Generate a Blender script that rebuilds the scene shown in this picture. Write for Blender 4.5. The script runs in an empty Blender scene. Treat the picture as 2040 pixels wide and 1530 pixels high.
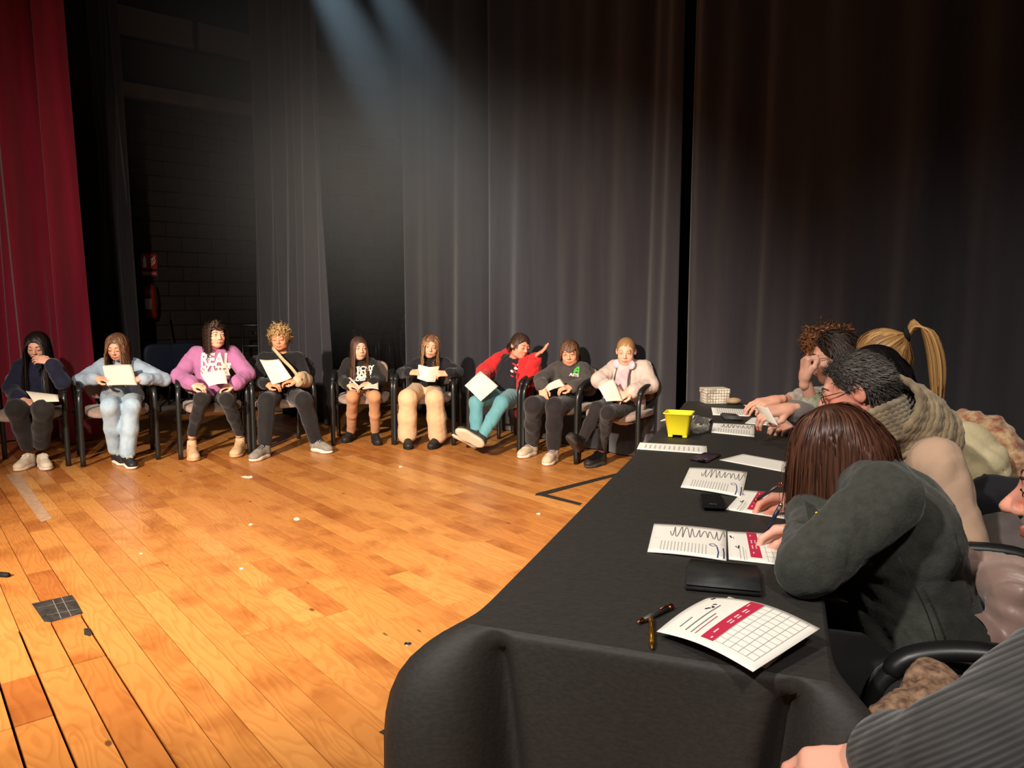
import bpy, bmesh, math, random
import numpy as np
from mathutils import Vector, Matrix
from mathutils.bvhtree import BVHTree
random.seed(7); RNG = np.random.default_rng(11)
PI = math.pi
SC = bpy.context.scene
COL = SC.collection

# ------------------------------------------------------------------ camera
F = 1480.0; CAMH = 1.33; PITCH = math.atan(165 / F)
cam_d = bpy.data.cameras.new('camera'); cam = bpy.data.objects.new('camera', cam_d); COL.objects.link(cam)
cam.location = (0, 0, CAMH); cam.rotation_euler = (PI / 2 - PITCH, 0, 0)
cam_d.sensor_width = 36; cam_d.lens = 36 * F / 2040; cam_d.clip_start = .02; cam_d.clip_end = 60
SC.camera = cam
SC.view_settings.view_transform = 'Standard'; SC.view_settings.look = 'None'
SC.view_settings.gamma = 1; SC.view_settings.use_curve_mapping = False
SC.view_settings.exposure = 0.0
HAZE = .8
SC.cycles.max_bounces = 5; SC.cycles.diffuse_bounces = 3; SC.cycles.glossy_bounces = 3; SC.cycles.transmission_bounces = 4; SC.cycles.volume_bounces = 0; SC.cycles.volume_step_rate = 2.0
# ------------------------------------------------------------------ world and stage lights
world = bpy.data.worlds.new('hall'); SC.world = world; world.use_nodes = True
world.node_tree.nodes['Background'].inputs[0].default_value = (.9, .8, .72, 1)
world.node_tree.nodes['Background'].inputs[1].default_value = .035

def spot(name, loc, target, power, color, angle, blend=.5, size=.12):
    d = bpy.data.lights.new(name, 'SPOT'); d.energy = power; d.color = color
    d.spot_size = math.radians(angle); d.spot_blend = blend; d.shadow_soft_size = size
    o = bpy.data.objects.new(name, d); COL.objects.link(o); o.location = loc
    o.rotation_euler = (Vector(target) - Vector(loc)).to_track_quat('-Z', 'Y').to_euler()
    return o
KEYC = (1, .86, .71)
spot('stage_key_light', (-3.4, -1.6, 3.7), (-.8, 6.2, 0.), 5400, KEYC, 47, .85, .10)
spot('stage_key_light', (-.6, -2.6, 4.4), (-2.3, 5.6, .2), 1400, KEYC, 54, .85, .12)
spot('stage_top_light', (-.9, 3.2, 5.8), (-1.1, 3.4, 0), 350, (1, .84, .66), 86, .9, .15)
spot('stage_front_light', (.4, -1.7, 4.3), (1.3, 2.0, .7), 420, (1, .92, .84), 56, .9, .15)
spot('stage_table_light', (-2.6, -1.0, 4.3), (1.1, 2.2, .5), 900, (1, .93, .86), 50, .9, .12)
spot('stage_blue_beam', (-2.15, 6.9, 5.05), (-.55, 7.35, 2.0), 500, (.58, .82, 1), 22, 1., .04)
spot('stage_blue_beam', (-1.62, 6.9, 5.05), (-.10, 7.25, 2.0), 380, (.58, .82, 1), 20, 1., .04)

# ------------------------------------------------------------------ helpers
CS, SN = math.cos(PITCH), math.sin(PITCH)
def V(*a): return np.array(a if len(a) > 1 else a[0], float)
def ray(px, py):
    a = (px - 1020) / F; b = (765 - py) / F
    return V(a, CS + SN * b, -SN + CS * b)
def at(px, py, Y):
    r = ray(px, py); return V(0, 0, CAMH) + r * (Y / r[1])
def atz(px, py, Z=0.):
    r = ray(px, py); return V(0, 0, CAMH) + r * ((Z - CAMH) / r[2])
def unit(v): v = V(v); return v / max(1e-9, np.linalg.norm(v))

ORG = {}
def org(o): return ORG.get(o.name, V(0, 0, 0)) if o is not None else V(0, 0, 0)
def tag(o, label=None, cat=None, group=None, kind=None):
    if label: o['label'] = label
    if cat: o['category'] = cat
    if group: o['group'] = group
    if kind: o['kind'] = kind
    return o
def thing(name, label, cat, loc=(0, 0, 0), group=None):
    o = bpy.data.objects.new(name, None); COL.objects.link(o); o.location = [float(c) for c in loc]
    o.empty_display_size = .1
    ORG[o.name] = V(loc); return tag(o, label, cat, group)
def mk(name, v, f, mat, parent=None, smooth=True, mats=None, midx=None, attr=None, loc=None):
    """one mesh object; v world coordinates; f list of index arrays or (n,k) array"""
    v = np.asarray(v, float).reshape(-1, 3)
    o0 = org(parent)
    if parent is None and loc is not None: o0 = V(loc)
    me = bpy.data.meshes.new(name)
    me.vertices.add(len(v)); me.vertices.foreach_set('co', (v - o0).astype(np.float32).ravel())
    if isinstance(f, np.ndarray):
        n, k = f.shape; lv = f.ravel().astype(np.int32); ls = np.arange(0, n * k, k, dtype=np.int32); lt = np.full(n, k, np.int32)
    else:
        lt = np.array([len(q) for q in f], np.int32); ls = np.concatenate([[0], np.cumsum(lt)[:-1]]).astype(np.int32)
        lv = np.array([i for q in f for i in q], np.int32); n = len(f)
    me.loops.add(len(lv)); me.loops.foreach_set('vertex_index', lv)
    me.polygons.add(n); me.polygons.foreach_set('loop_start', ls); me.polygons.foreach_set('loop_total', lt)
    me.polygons.foreach_set('use_smooth', np.full(n, bool(smooth)))
    for m in (mats or [mat]): me.materials.append(m)
    if midx is not None: me.polygons.foreach_set('material_index', np.asarray(midx, np.int32))
    if attr is not None:
        a = me.attributes.new('rnd', 'FLOAT', 'POINT'); a.data.foreach_set('value', np.asarray(attr, np.float32))
    me.update(calc_edges=True); me.validate()
    o = bpy.data.objects.new(name, me); COL.objects.link(o)
    if parent is not None: o.parent = parent
    elif loc is not None: o.location = [float(c) for c in loc]
    ORG[o.name] = o0
    return o
def copy_tree(o, parent=None):
    c = o.copy(); COL.objects.link(c); c.parent = parent
    for ch in o.children: copy_tree(ch, c)
    return c

class MB:
    """collects simple solids into one mesh"""
    def __init__(s): s.v = []; s.f = []; s.m = []; s.n = 0
    def add(s, v, f, m=0):
        v = np.asarray(v, float).reshape(-1, 3)
        s.v.append(v); s.f += [[i + s.n for i in q] for q in f]; s.m += [m] * len(f); s.n += len(v); return s
    def box(s, c, size, R=None, bev=0., m=0, seg=2):
        bm = bmesh.new(); bmesh.ops.create_cube(bm, size=1)
        for q in bm.verts: q.co = Vector((q.co.x * size[0], q.co.y * size[1], q.co.z * size[2]))
        if bev: bmesh.ops.bevel(bm, geom=bm.edges[:], offset=bev, segments=seg, affect='EDGES', profile=.5)
        bm.verts.index_update()
        v = np.array([q.co[:] for q in bm.verts]); f = [[w.index for w in q.verts] for q in bm.faces]; bm.free()
        if R is not None: v = v @ np.asarray(R).T
        return s.add(v + V(c), f, m)
    def tube(s, pts, r, n=8, cap=True, m=0, flat=None, up=(0, 0, 1)):
        P = np.asarray(pts, float); T = len(P); r = np.broadcast_to(np.asarray(r, float), (T,))
        tg = np.gradient(P, axis=0); tg /= np.maximum(1e-9, np.linalg.norm(tg, axis=1))[:, None]
        ref = V(up); a = np.zeros_like(P); b = np.zeros_like(P)
        prev = None
        for i in range(T):
            x = np.cross(tg[i], ref) if prev is None else prev - tg[i] * np.dot(prev, tg[i])
            if np.linalg.norm(x) < 1e-4: x = np.cross(tg[i], V(.3, 1, .2))
            x = unit(x); prev = x; a[i] = x; b[i] = np.cross(x, tg[i])
        th = np.arange(n) / n * 2 * PI; fl = 1. if flat is None else flat
        ring = P[:, None] + r[:, None, None] * (np.cos(th)[None, :, None] * a[:, None] + fl * np.sin(th)[None, :, None] * b[:, None])
        f = []
        for i in range(T - 1):
            for j in range(n):
                k = (j + 1) % n; f.append([i * n + j, i * n + k, (i + 1) * n + k, (i + 1) * n + j])
        if cap: f.append(list(range(n))[::-1]); f.append([(T - 1) * n + j for j in range(n)])
        return s.add(ring.reshape(-1, 3), f, m)
    def lathe(s, prof, c, n=20, m=0, R=None):
        th = np.arange(n) / n * 2 * PI
        v = np.array([[r * math.cos(t), r * math.sin(t), z] for r, z in prof for t in th])
        if R is not None: v = v @ np.asarray(R).T
        f = [[i * n + j, i * n + (j + 1) % n, (i + 1) * n + (j + 1) % n, (i + 1) * n + j] for i in range(len(prof) - 1) for j in range(n)]
        f.append(list(range(n))[::-1]); f.append([(len(prof) - 1) * n + j for j in range(n)])
        return s.add(v + V(c), f, m)
    def grid(s, P, m=0, closed=False):
        P = np.asarray(P); a, b = P.shape[:2]
        f = [[i * b + j, i * b + (j + 1) % b, (i + 1) * b + (j + 1) % b, (i + 1) * b + j] for i in range(a - 1) for j in range(b if closed else b - 1)]
        return s.add(P.reshape(-1, 3), f, m)
    def slab(s, P, th, nrm, m=0):
        """grid with thickness along nrm"""
        P = np.asarray(P); a, b = P.shape[:2]; Q = P - V(nrm) * th; o = a * b
        f = []
        for i in range(a - 1):
            for j in range(b - 1):
                q = [i * b + j, (i + 1) * b + j, (i + 1) * b + j + 1, i * b + j + 1]
                f.append(q); f.append([o + k for k in q[::-1]])
        rim = [j for j in range(b)] + [i * b + b - 1 for i in range(1, a)] + [(a - 1) * b + j for j in range(b - 2, -1, -1)] + [i * b for i in range(a - 2, 0, -1)]
        for i in range(len(rim)):
            p, q = rim[i], rim[(i + 1) % len(rim)]; f.append([p, q, q + o, p + o])
        return s.add(np.concatenate([P.reshape(-1, 3), Q.reshape(-1, 3)]), f, m)
    def sup(s, c, r, e1=.5, e2=.5, R=None, nu=16, nv=24, m=0):
        """superellipsoid"""
        sp = lambda x, e: np.sign(x) * np.abs(x) ** e
        u = np.linspace(-PI / 2, PI / 2, nu); w = np.arange(nv) / nv * 2 * PI
        U, W = np.meshgrid(u, w, indexing='ij')
        v = np.stack([r[0] * sp(np.cos(U), e1) * sp(np.cos(W), e2), r[1] * sp(np.cos(U), e1) * sp(np.sin(W), e2), r[2] * sp(np.sin(U), e1)], -1)
        if R is not None: v = v @ np.asarray(R).T
        return s.grid(v + V(c), m, closed=True)
    def build(s, name, mat, parent=None, smooth=True, mats=None, loc=None):
        return mk(name, np.concatenate(s.v), s.f, mat, parent, smooth, mats, s.m if mats else None, loc=loc)

def spline(pts, n=24):
    P = np.asarray(pts, float); K = len(P)
    Q = np.concatenate([[2 * P[0] - P[1]], P, [2 * P[-1] - P[-2]]]); out = []
    for t in np.linspace(0, K - 1, n):
        i = min(int(t), K - 2); u = t - i; a, b, c, d = Q[i:i + 4]
        out.append(.5 * ((2 * b) + (c - a) * u + (2 * a - 5 * b + 4 * c - d) * u * u + (3 * b - a - 3 * c + d) * u ** 3))
    return np.array(out)

# ------------------------------------------------------------------ materials
def lin(c): return tuple(((x / 255) / 12.92 if x / 255 <= .04045 else ((x / 255 + .055) / 1.055) ** 2.4) for x in c)
MATS = {}
def mat(name, col, rough=.8, col2=None, nscale=30., bump=0., bscale=200., metal=0., sheen=0., spec=.3, trans=0., alpha=1., stretch=None, coat=0.):
    if name in MATS: return MATS[name]
    m = bpy.data.materials.new(name); m.use_nodes = True; nt = m.node_tree; b = nt.nodes['Principled BSDF']
    c = lin(col); b.inputs['Base Color'].default_value = (*c, 1); b.inputs['Roughness'].default_value = rough
    b.inputs['Metallic'].default_value = metal; b.inputs['Specular IOR Level'].default_value = spec
    b.inputs['Sheen Weight'].default_value = sheen; b.inputs['Transmission Weight'].default_value = trans
    b.inputs['Alpha'].default_value = alpha; b.inputs['Coat Weight'].default_value = coat
    tc = nt.nodes.new('ShaderNodeTexCoord'); src = tc.outputs['Object']
    if stretch:
        mp = nt.nodes.new('ShaderNodeMapping'); mp.inputs['Scale'].default_value = stretch
        nt.links.new(src, mp.inputs[0]); src = mp.outputs[0]
    if col2 is not None:
        n = nt.nodes.new('ShaderNodeTexNoise'); n.inputs['Scale'].default_value = nscale; n.inputs['Detail'].default_value = 4
        nt.links.new(src, n.inputs['Vector'])
        r = nt.nodes.new('ShaderNodeValToRGB'); r.color_ramp.elements[0].position = .35; r.color_ramp.elements[1].position = .65
        r.color_ramp.elements[0].color = (*c, 1); r.color_ramp.elements[1].color = (*lin(col2), 1)
        nt.links.new(n.outputs['Fac'], r.inputs[0]); nt.links.new(r.outputs[0], b.inputs['Base Color'])
    if bump:
        n = nt.nodes.new('ShaderNodeTexNoise'); n.inputs['Scale'].default_value = bscale; n.inputs['Detail'].default_value = 3
        nt.links.new(src, n.inputs['Vector'])
        bp = nt.nodes.new('ShaderNodeBump'); bp.inputs['Strength'].default_value = bump; bp.inputs['Distance'].default_value = .004
        nt.links.new(n.outputs['Fac'], bp.inputs['Height']); nt.links.new(bp.outputs[0], b.inputs['Normal'])
    MATS[name] = m; return m
def hairmat(name, c1, c2, rough=.45):
    if name in MATS: return MATS[name]
    m = bpy.data.materials.new(name); m.use_nodes = True; nt = m.node_tree; b = nt.nodes['Principled BSDF']
    a = nt.nodes.new('ShaderNodeAttribute'); a.attribute_name = 'rnd'
    r = nt.nodes.new('ShaderNodeValToRGB'); r.color_ramp.elements[0].color = (*lin(c1), 1); r.color_ramp.elements[1].color = (*lin(c2), 1)
    nt.links.new(a.outputs['Fac'], r.inputs[0]); nt.links.new(r.outputs[0], b.inputs['Base Color'])
    b.inputs['Roughness'].default_value = rough; b.inputs['Specular IOR Level'].default_value = .35
    MATS[name] = m; return m
def cloth(name, col, col2=None, ns=8., bump=.35, bs=90., sheen=.15, rough=.85): return mat('cloth_' + name, col, rough, col2, ns, bump, bs, sheen=sheen, spec=.2)
# ------------------------------------------------------------------ structure: stage floor of planks
UU = V(.645, -.764, 0); VV = V(.764, .645, 0)          # along the boards / across them
def plank_material():
    m = bpy.data.materials.new('stage_boards'); m.use_nodes = True; nt = m.node_tree; N = nt.nodes; L = nt.links; b = N['Principled BSDF']
    g = N.new('ShaderNodeNewGeometry'); oi = N.new('ShaderNodeObjectInfo')
    mp = N.new('ShaderNodeMapping'); mp.inputs['Rotation'].default_value = (0, 0, math.atan2(.764, .645)); L.new(g.outputs['Position'], mp.inputs[0])
    at_ = N.new('ShaderNodeAttribute'); at_.attribute_name = 'rnd'
    rs = N.new('ShaderNodeMath'); rs.operation = 'ADD'; L.new(oi.outputs['Random'], rs.inputs[0]); L.new(at_.outputs['Fac'], rs.inputs[1])
    fr = N.new('ShaderNodeMath'); fr.operation = 'FRACT'; L.new(rs.outputs[0], fr.inputs[0])
    off = N.new('ShaderNodeVectorMath'); off.operation = 'SCALE'; off.inputs[0].default_value = (37, 11, 5); L.new(fr.outputs[0], off.inputs[3])
    ad = N.new('ShaderNodeVectorMath'); L.new(mp.outputs[0], ad.inputs[0]); L.new(off.outputs[0], ad.inputs[1])
    st = N.new('ShaderNodeMapping'); st.inputs['Scale'].default_value = (1.6, 9, 1); L.new(ad.outputs[0], st.inputs[0])
    # cathedral grain: contour lines of a stretched noise
    n1 = N.new('ShaderNodeTexNoise'); n1.inputs['Scale'].default_value = 1.3; n1.inputs['Detail'].default_value = 1.2; L.new(st.outputs[0], n1.inputs['Vector'])
    ml = N.new('ShaderNodeMath'); ml.operation = 'MULTIPLY'; ml.inputs[1].default_value = 60; L.new(n1.outputs['Fac'], ml.inputs[0])
    sn = N.new('ShaderNodeMath'); sn.operation = 'SINE'; L.new(ml.outputs[0], sn.inputs[0])
    gr = N.new('ShaderNodeMapRange'); gr.inputs[1].default_value = .1; gr.inputs[2].default_value = 1.; L.new(sn.outputs[0], gr.inputs[0])
    tone = N.new('ShaderNodeValToRGB'); e = tone.color_ramp.elements
    e[0].position = 0; e[0].color = (*lin((174, 104, 50)), 1); e[1].position = 1; e[1].color = (*lin((217, 153, 84)), 1)
    for p, c in ((.06, (188, 118, 58)), (.3, (199, 130, 65)), (.7, (206, 138, 71)), (.9, (211, 145, 77))):
        x = e.new(p); x.color = (*lin(c), 1)
    L.new(fr.outputs[0], tone.inputs[0])
    n2 = N.new('ShaderNodeTexNoise'); n2.inputs['Scale'].default_value = 3.2; n2.inputs['Detail'].default_value = 5; L.new(ad.outputs[0], n2.inputs['Vector'])
    bl = N.new('ShaderNodeMapRange'); bl.inputs[1].default_value = .5; bl.inputs[2].default_value = .78; L.new(n2.outputs['Fac'], bl.inputs[0])
    mx1 = N.new('ShaderNodeMix'); mx1.data_type = 'RGBA'; mx1.blend_type = 'MULTIPLY'; L.new(tone.outputs[0], mx1.inputs[6]); mx1.inputs[7].default_value = (.78, .64, .50, 1)
    gm = N.new('ShaderNodeMath'); gm.operation = 'MULTIPLY'; gm.inputs[1].default_value = .4; L.new(gr.outputs[0], gm.inputs[0]); L.new(gm.outputs[0], mx1.inputs[0])
    mx2 = N.new('ShaderNodeMix'); mx2.data_type = 'RGBA'; mx2.blend_type = 'MULTIPLY'; L.new(mx1.outputs[2], mx2.inputs[6]); mx2.inputs[7].default_value = (.52, .36, .26, 1); L.new(bl.outputs[0], mx2.inputs[0])
    # knots
    vs = N.new('ShaderNodeMapping'); vs.inputs['Scale'].default_value = (1.5, 3.2, 1); L.new(ad.outputs[0], vs.inputs[0])
    vo = N.new('ShaderNodeTexVoronoi'); vo.inputs['Scale'].default_value = 1.5; L.new(vs.outputs[0], vo.inputs['Vector'])
    kn = N.new('ShaderNodeMapRange'); kn.inputs[1].default_value = .055; kn.inputs[2].default_value = .03; L.new(vo.outputs['Distance'], kn.inputs[0])
    mx3 = N.new('ShaderNodeMix'); mx3.data_type = 'RGBA'; L.new(mx2.outputs[2], mx3.inputs[6]); mx3.inputs[7].default_value = (*lin((70, 38, 18)), 1)
    km = N.new('ShaderNodeMath'); km.operation = 'MULTIPLY'; km.inputs[1].default_value = .8; L.new(kn.outputs[0], km.inputs[0]); L.new(km.outputs[0], mx3.inputs[0])
    # pale paint flecks and scuffs
    vf = N.new('ShaderNodeTexVoronoi'); vf.inputs['Scale'].default_value = 7; L.new(mp.outputs[0], vf.inputs['Vector'])
    fm = N.new('ShaderNodeMapRange'); fm.inputs[1].default_value = .05; fm.inputs[2].default_value = .03; L.new(vf.outputs['Distance'], fm.inputs[0])
    nf = N.new('ShaderNodeTexNoise'); nf.inputs['Scale'].default_value = 1.1; L.new(mp.outputs[0], nf.inputs['Vector'])
    nm = N.new('ShaderNodeMapRange'); nm.inputs[1].default_value = .5; nm.inputs[2].default_value = .6; L.new(nf.outputs['Fac'], nm.inputs[0])
    fm2 = N.new('ShaderNodeMath'); fm2.operation = 'MULTIPLY'; L.new(fm.outputs[0], fm2.inputs[0]); L.new(nm.outputs[0], fm2.inputs[1])
    fm3 = N.new('ShaderNodeMath'); fm3.operation = 'MULTIPLY'; fm3.inputs[1].default_value = .55; L.new(fm2.outputs[0], fm3.inputs[0])
    mx4 = N.new('ShaderNodeMix'); mx4.data_type = 'RGBA'; L.new(mx3.outputs[2], mx4.inputs[6]); mx4.inputs[7].default_value = (*lin((205, 195, 175)), 1); L.new(fm3.outputs[0], mx4.inputs[0])
    L.new(mx4.outputs[2], b.inputs['Base Color'])
    rr = N.new('ShaderNodeMapRange'); rr.inputs[3].default_value = .2; rr.inputs[4].default_value = .46; L.new(n2.outputs['Fac'], rr.inputs[0]); L.new(rr.outputs[0], b.inputs['Roughness'])
    b.inputs['Specular IOR Level'].default_value = .4
    bp = N.new('ShaderNodeBump'); bp.inputs['Strength'].default_value = .12; bp.inputs['Distance'].default_value = .002; L.new(sn.outputs[0], bp.inputs['Height']); L.new(bp.outputs[0], b.inputs['Normal'])
    return m
M_PLANK = plank_material()
M_GAP = mat('board_gap', (26, 15, 8), .9)
floor = MB().box((-1.5, 5.5, -.055), (16, 16, .06)).build('floor', M_GAP, smooth=False)
tag(floor, 'worn orange pine stage floor laid with long boards', kind='structure')
PW = .1125; B0 = .559
um = MB().box((0, 0, 0), (1, 1, .022), bev=.0).build('plank', M_PLANK, floor, smooth=False)
plank_mesh = um.data; bpy.data.objects.remove(um)
ROTP = math.atan2(UU[1], UU[0])
def to_px(p):
    d = p[1] * CS - (p[2] - CAMH) * SN; v = p[1] * SN + (p[2] - CAMH) * CS
    return (1020 + F * p[0] / d, 765 - F * v / d, d)
planks = []
rp = random.Random(3)
for k in range(-22, 58):
    b = B0 + (k + .5) * PW
    inh = -4 <= k < 0                                     # rows of the trap hatch
    a = -12 + rp.random() * 1.5; cuts = [a]
    while a < 3.5:
        a += rp.choice([.45, .8, 1.2, 1.7, 2.2, 2.6]) * rp.uniform(.85, 1.15); cuts.append(a)
    if inh:
        cuts = [c for c in cuts if c < -3.9] + [-3.5, -3.035, -2.69 if k in (-3, -4) else -1.9, -.9, .4, 1.9]
    for a0, a1 in zip(cuts[:-1], cuts[1:]):
        g = .0045 if inh and a0 > -3.6 else .0016
        planks.append((a0 + g * .6, a1 - g * .6, b - PW / 2 + (g if not (k == -1 and a0 > -3.6) else .0016), b + PW / 2 - (g if k != -1 else g * 1.6)))
vis = []
for i, (a0, a1, b0, b1) in enumerate(planks):
    area = 0
    for t in np.linspace(.05, .95, 7):
        p = UU * (a0 + (a1 - a0) * t) + VV * (b0 + b1) / 2
        if p[1] < .9: continue
        x, y, d = to_px(p)
        right_of_table = (p[0] - (-.077)) - (p[1] - 1.283) * .366
        if -40 < x < 2080 and 780 < y < 1570 and right_of_table < .05: area += (a1 - a0) / 7 * (b1 - b0) * (F / d) ** 2 * (CAMH / d)
    vis.append(area)
order = sorted(range(len(planks)), key=lambda i: -vis[i])
big = set(i for i in order[:296] if vis[i] > 0)
for i in sorted(big):
    a0, a1, b0, b1 = planks[i]
    o = bpy.data.objects.new('plank', plank_mesh); COL.objects.link(o); o.parent = floor
    p = UU * (a0 + a1) / 2 + VV * (b0 + b1) / 2
    o.location = (p[0], p[1], -.011 + rp.uniform(-.0006, .0006)); o.rotation_euler = (0, 0, ROTP); o.scale = (a1 - a0, b1 - b0, 1)
rest = MB(); rr_ = []
RM = np.array([[UU[0], VV[0], 0], [UU[1], VV[1], 0], [0, 0, 1]])
for i, (a0, a1, b0, b1) in enumerate(planks):
    if i in big: continue
    p = UU * (a0 + a1) / 2 + VV * (b0 + b1) / 2
    rest.box((p[0], p[1], -.011), (a1 - a0, b1 - b0, .022), RM); rr_ += [rp.random()] * 8
o = mk('boards', np.concatenate(rest.v), rest.f, M_PLANK, floor, False, attr=rr_); o['kind'] = 'stuff'

# tape marks, scraps and fittings on the floor
def floor_patch(name, pts, mat_, label, cat, z=.0015):
    P = [atz(x, y, 0) for x, y in pts]; n = len(P)
    v = [[p[0], p[1], .0004] for p in P] + [[p[0], p[1], z] for p in P]
    f = [list(range(n))[::-1], [n + i for i in range(n)]] + [[i, (i + 1) % n, n + (i + 1) % n, n + i] for i in range(n)]
    c = np.mean(np.array(v), axis=0); c[2] = 0
    v = np.array(v)
    area = sum(v[n + i][0] * v[n + (i + 1) % n][1] - v[n + (i + 1) % n][0] * v[n + i][1] for i in range(n))
    if area < 0: f = [q[::-1] for q in f]
    return tag(mk(name, v, f, mat_, None, False, loc=c), label, cat)
M_TAPEB = mat('black_tape', (38, 36, 35), .5, (60, 56, 52), 60, .2, 80)
floor_patch('floor_tape', [(12, 945), (40, 945), (104, 1033), (82, 1040)], mat('pale_tape', (176, 140, 112), .45, (196, 160, 130), 25), 'faded pinkish tape strip stuck on the boards near white sneakers', 'tape')
tp = floor_patch('tape_square', [(63, 1203), (143, 1186), (153, 1200), (165, 1222), (102, 1240), (88, 1239)], mat('square_tape', (44, 42, 40), .5, (66, 62, 58), 30, .3, 60), 'square of overlapped black gaffer tape at the hatch corner', 'tape')
mb = MB()
for (x0, y0, x1, y1) in ((105, 1196, 122, 1233), (122, 1190, 142, 1228), (93, 1226, 158, 1214), (75, 1212, 148, 1196)):
    a, b = atz(x0, y0), atz(x1, y1); d = unit(b - a); sd = V(-d[1], d[0], 0)
    mb.add([a + sd * .0012 + V(0, 0, .0019), b + sd * .0012 + V(0, 0, .0019), b - sd * .0012 + V(0, 0, .0019), a - sd * .0012 + V(0, 0, .0019)], [[0, 1, 2, 3]])
mb.build('tape_seams', mat('worn_tape', (140, 132, 124), .7), tp, False)
floor_patch('tape_scrap', [(167, 1253), (178, 1251), (183, 1262), (180, 1268), (168, 1265)], M_TAPEB, 'small torn black tape scrap on the hatch edge', 'tape')
floor_patch('corner_mark', [(1066, 987), (1068, 983), (1196, 951), (1240, 940), (1245, 944), (1090, 985), (1160, 1003), (1155, 1007), (1078, 988)], M_TAPEB, 'black tape angle marking the floor beside the table', 'tape')
floor_patch('tape_scrap', [(755, 1459), (768, 1452), (800, 1468), (775, 1470)], M_TAPEB, 'black tape scrap poking from under the tablecloth', 'tape')
M_SCRAP = mat('white_scrap', (235, 225, 205), .7)
floor_patch('paper_scrap', [(480, 950), (488, 948), (494, 949), (502, 948), (503, 952), (496, 953), (486, 952)], M_SCRAP, 'largest white scrap lying on the boards before the beige shoes', 'scrap')
for i, (x, y, r, lb) in enumerate(((591, 1034, 6, 'white chip on the boards in the middle of the stage'), (499, 1045, 4, 'white chip beside the dark seam'), (798, 930, 4, 'white chip on the boards before the chairs'), (481, 1133, 4, 'tiny white chip near the darkest board'), (1073, 1024, 4, 'white chip beside the black tape angle'), (281, 1103, 3, 'tiny white chip above the tape square'))):
    pts = [(x + r * math.cos(t) * (1 + .3 * math.sin(3 * t + i)), y + r * .5 * math.sin(t)) for t in np.arange(8) / 8 * 2 * PI]
    floor_patch('floor_chip', pts, M_SCRAP, lb, 'scrap')
c = atz(812, 1283); sk = thing('floor_socket', 'small round floor socket with a black hole and metal rim', 'socket', c)
MB().lathe([(.0001, .0), (.013, .0), (.014, .0025), (.009, .003), (.0085, .001), (.0001, .001)], c).build('rim', mat('steel', (170, 165, 160), .35, metal=1.), sk)
MB().lathe([(.0001, .0012), (.008, .0012), (.0075, .0018), (.0001, .0018)], c).build('hole', mat('black_plastic', (18, 18, 19), .5), sk)
c = atz(-25, 1150); mf = thing('microphone_stand', 'black end of a microphone stand leg at the left picture edge', 'stand', c)
a, b = c + V(0, 0, .02), atz(12, 1150) + V(0, 0, .012)
MB().tube([a, b], .008, 10).build('leg', MATS['black_plastic'], mf)
d = unit(b - a); MB().tube([b - d * .04, b + d * .01, b + d * .018], [.0125, .0125, .009], 12).build('rubber_foot', mat('rubber', (14, 14, 14), .7), mf)

# ------------------------------------------------------------------ side wall of concrete blocks, back wall
WB = V(-5.0, 10.0, 0); WD = VV                     # wall base point and direction
WN = V(WD[1], -WD[0], 0)                           # normal toward the stage
RW = np.array([[WD[0], -WN[0], 0], [WD[1], -WN[1], 0], [0, 0, 1]])
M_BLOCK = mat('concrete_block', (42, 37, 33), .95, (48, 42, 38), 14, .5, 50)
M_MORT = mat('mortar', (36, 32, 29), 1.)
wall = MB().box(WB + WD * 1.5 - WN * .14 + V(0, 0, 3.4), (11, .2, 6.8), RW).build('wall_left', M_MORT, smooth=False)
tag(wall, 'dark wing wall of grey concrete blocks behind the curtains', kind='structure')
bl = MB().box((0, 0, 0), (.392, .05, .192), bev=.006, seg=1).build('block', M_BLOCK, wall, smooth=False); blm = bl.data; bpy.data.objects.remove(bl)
nb = 0
for r in range(0, 24):
    for c_ in range(-6, 14):
        s_ = c_ * .4 + (.2 if r % 2 else 0); p = WB + WD * s_ + V(0, 0, .1 + r * .2)
        x, y, d = to_px(p)
        seen = (258 < x < 540 and y > 210) or (655 < x < 820 and y > 270)
        if not seen or y > 810: continue
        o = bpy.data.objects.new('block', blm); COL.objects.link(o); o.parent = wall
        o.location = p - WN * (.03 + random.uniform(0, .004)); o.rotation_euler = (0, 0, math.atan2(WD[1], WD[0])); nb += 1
M_CONC = mat('pale_concrete', (104, 96, 90), .9, (92, 84, 80), 5, .3, 30)
def wall_box(name, s0, s1, z0, z1, dep, m, parent=wall):
    return MB().box(WB + WD * (s0 + s1) / 2 + WN * (dep / 2 - .04) + V(0, 0, (z0 + z1) / 2), (s1 - s0, dep, z1 - z0), RW, bev=.008, seg=1).build(name, m, parent, False)
wall_box('ledge', -.1, 1.62, 3.95, 4.13, .16, M_CONC); wall_box('ledge', 2.6, 4.0, 3.95, 4.13, .16, M_CONC)
wall_box('lintel', -.1, 1.95, 4.13, 4.7, .05, mat('dark_plaster', (46, 43, 43), .95))
for s0, s1 in ((-.25, .86), (.93, 2.2), (2.6, 3.1), (3.15, 3.9)): wall_box('high_panel', s0, s1, 4.74, 5.1, .07, mat('panel_grey', (88, 84, 84), .85))
tag(MB().box((3.4, 8.2, 3.2), (14, .2, 6.6), np.array([[UU[0], VV[0], 0], [UU[1], VV[1], 0], [0, 0, 1]])).build('wall_back', M_MORT, smooth=False), 'dark wall behind the black backdrop', kind='structure')

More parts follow.
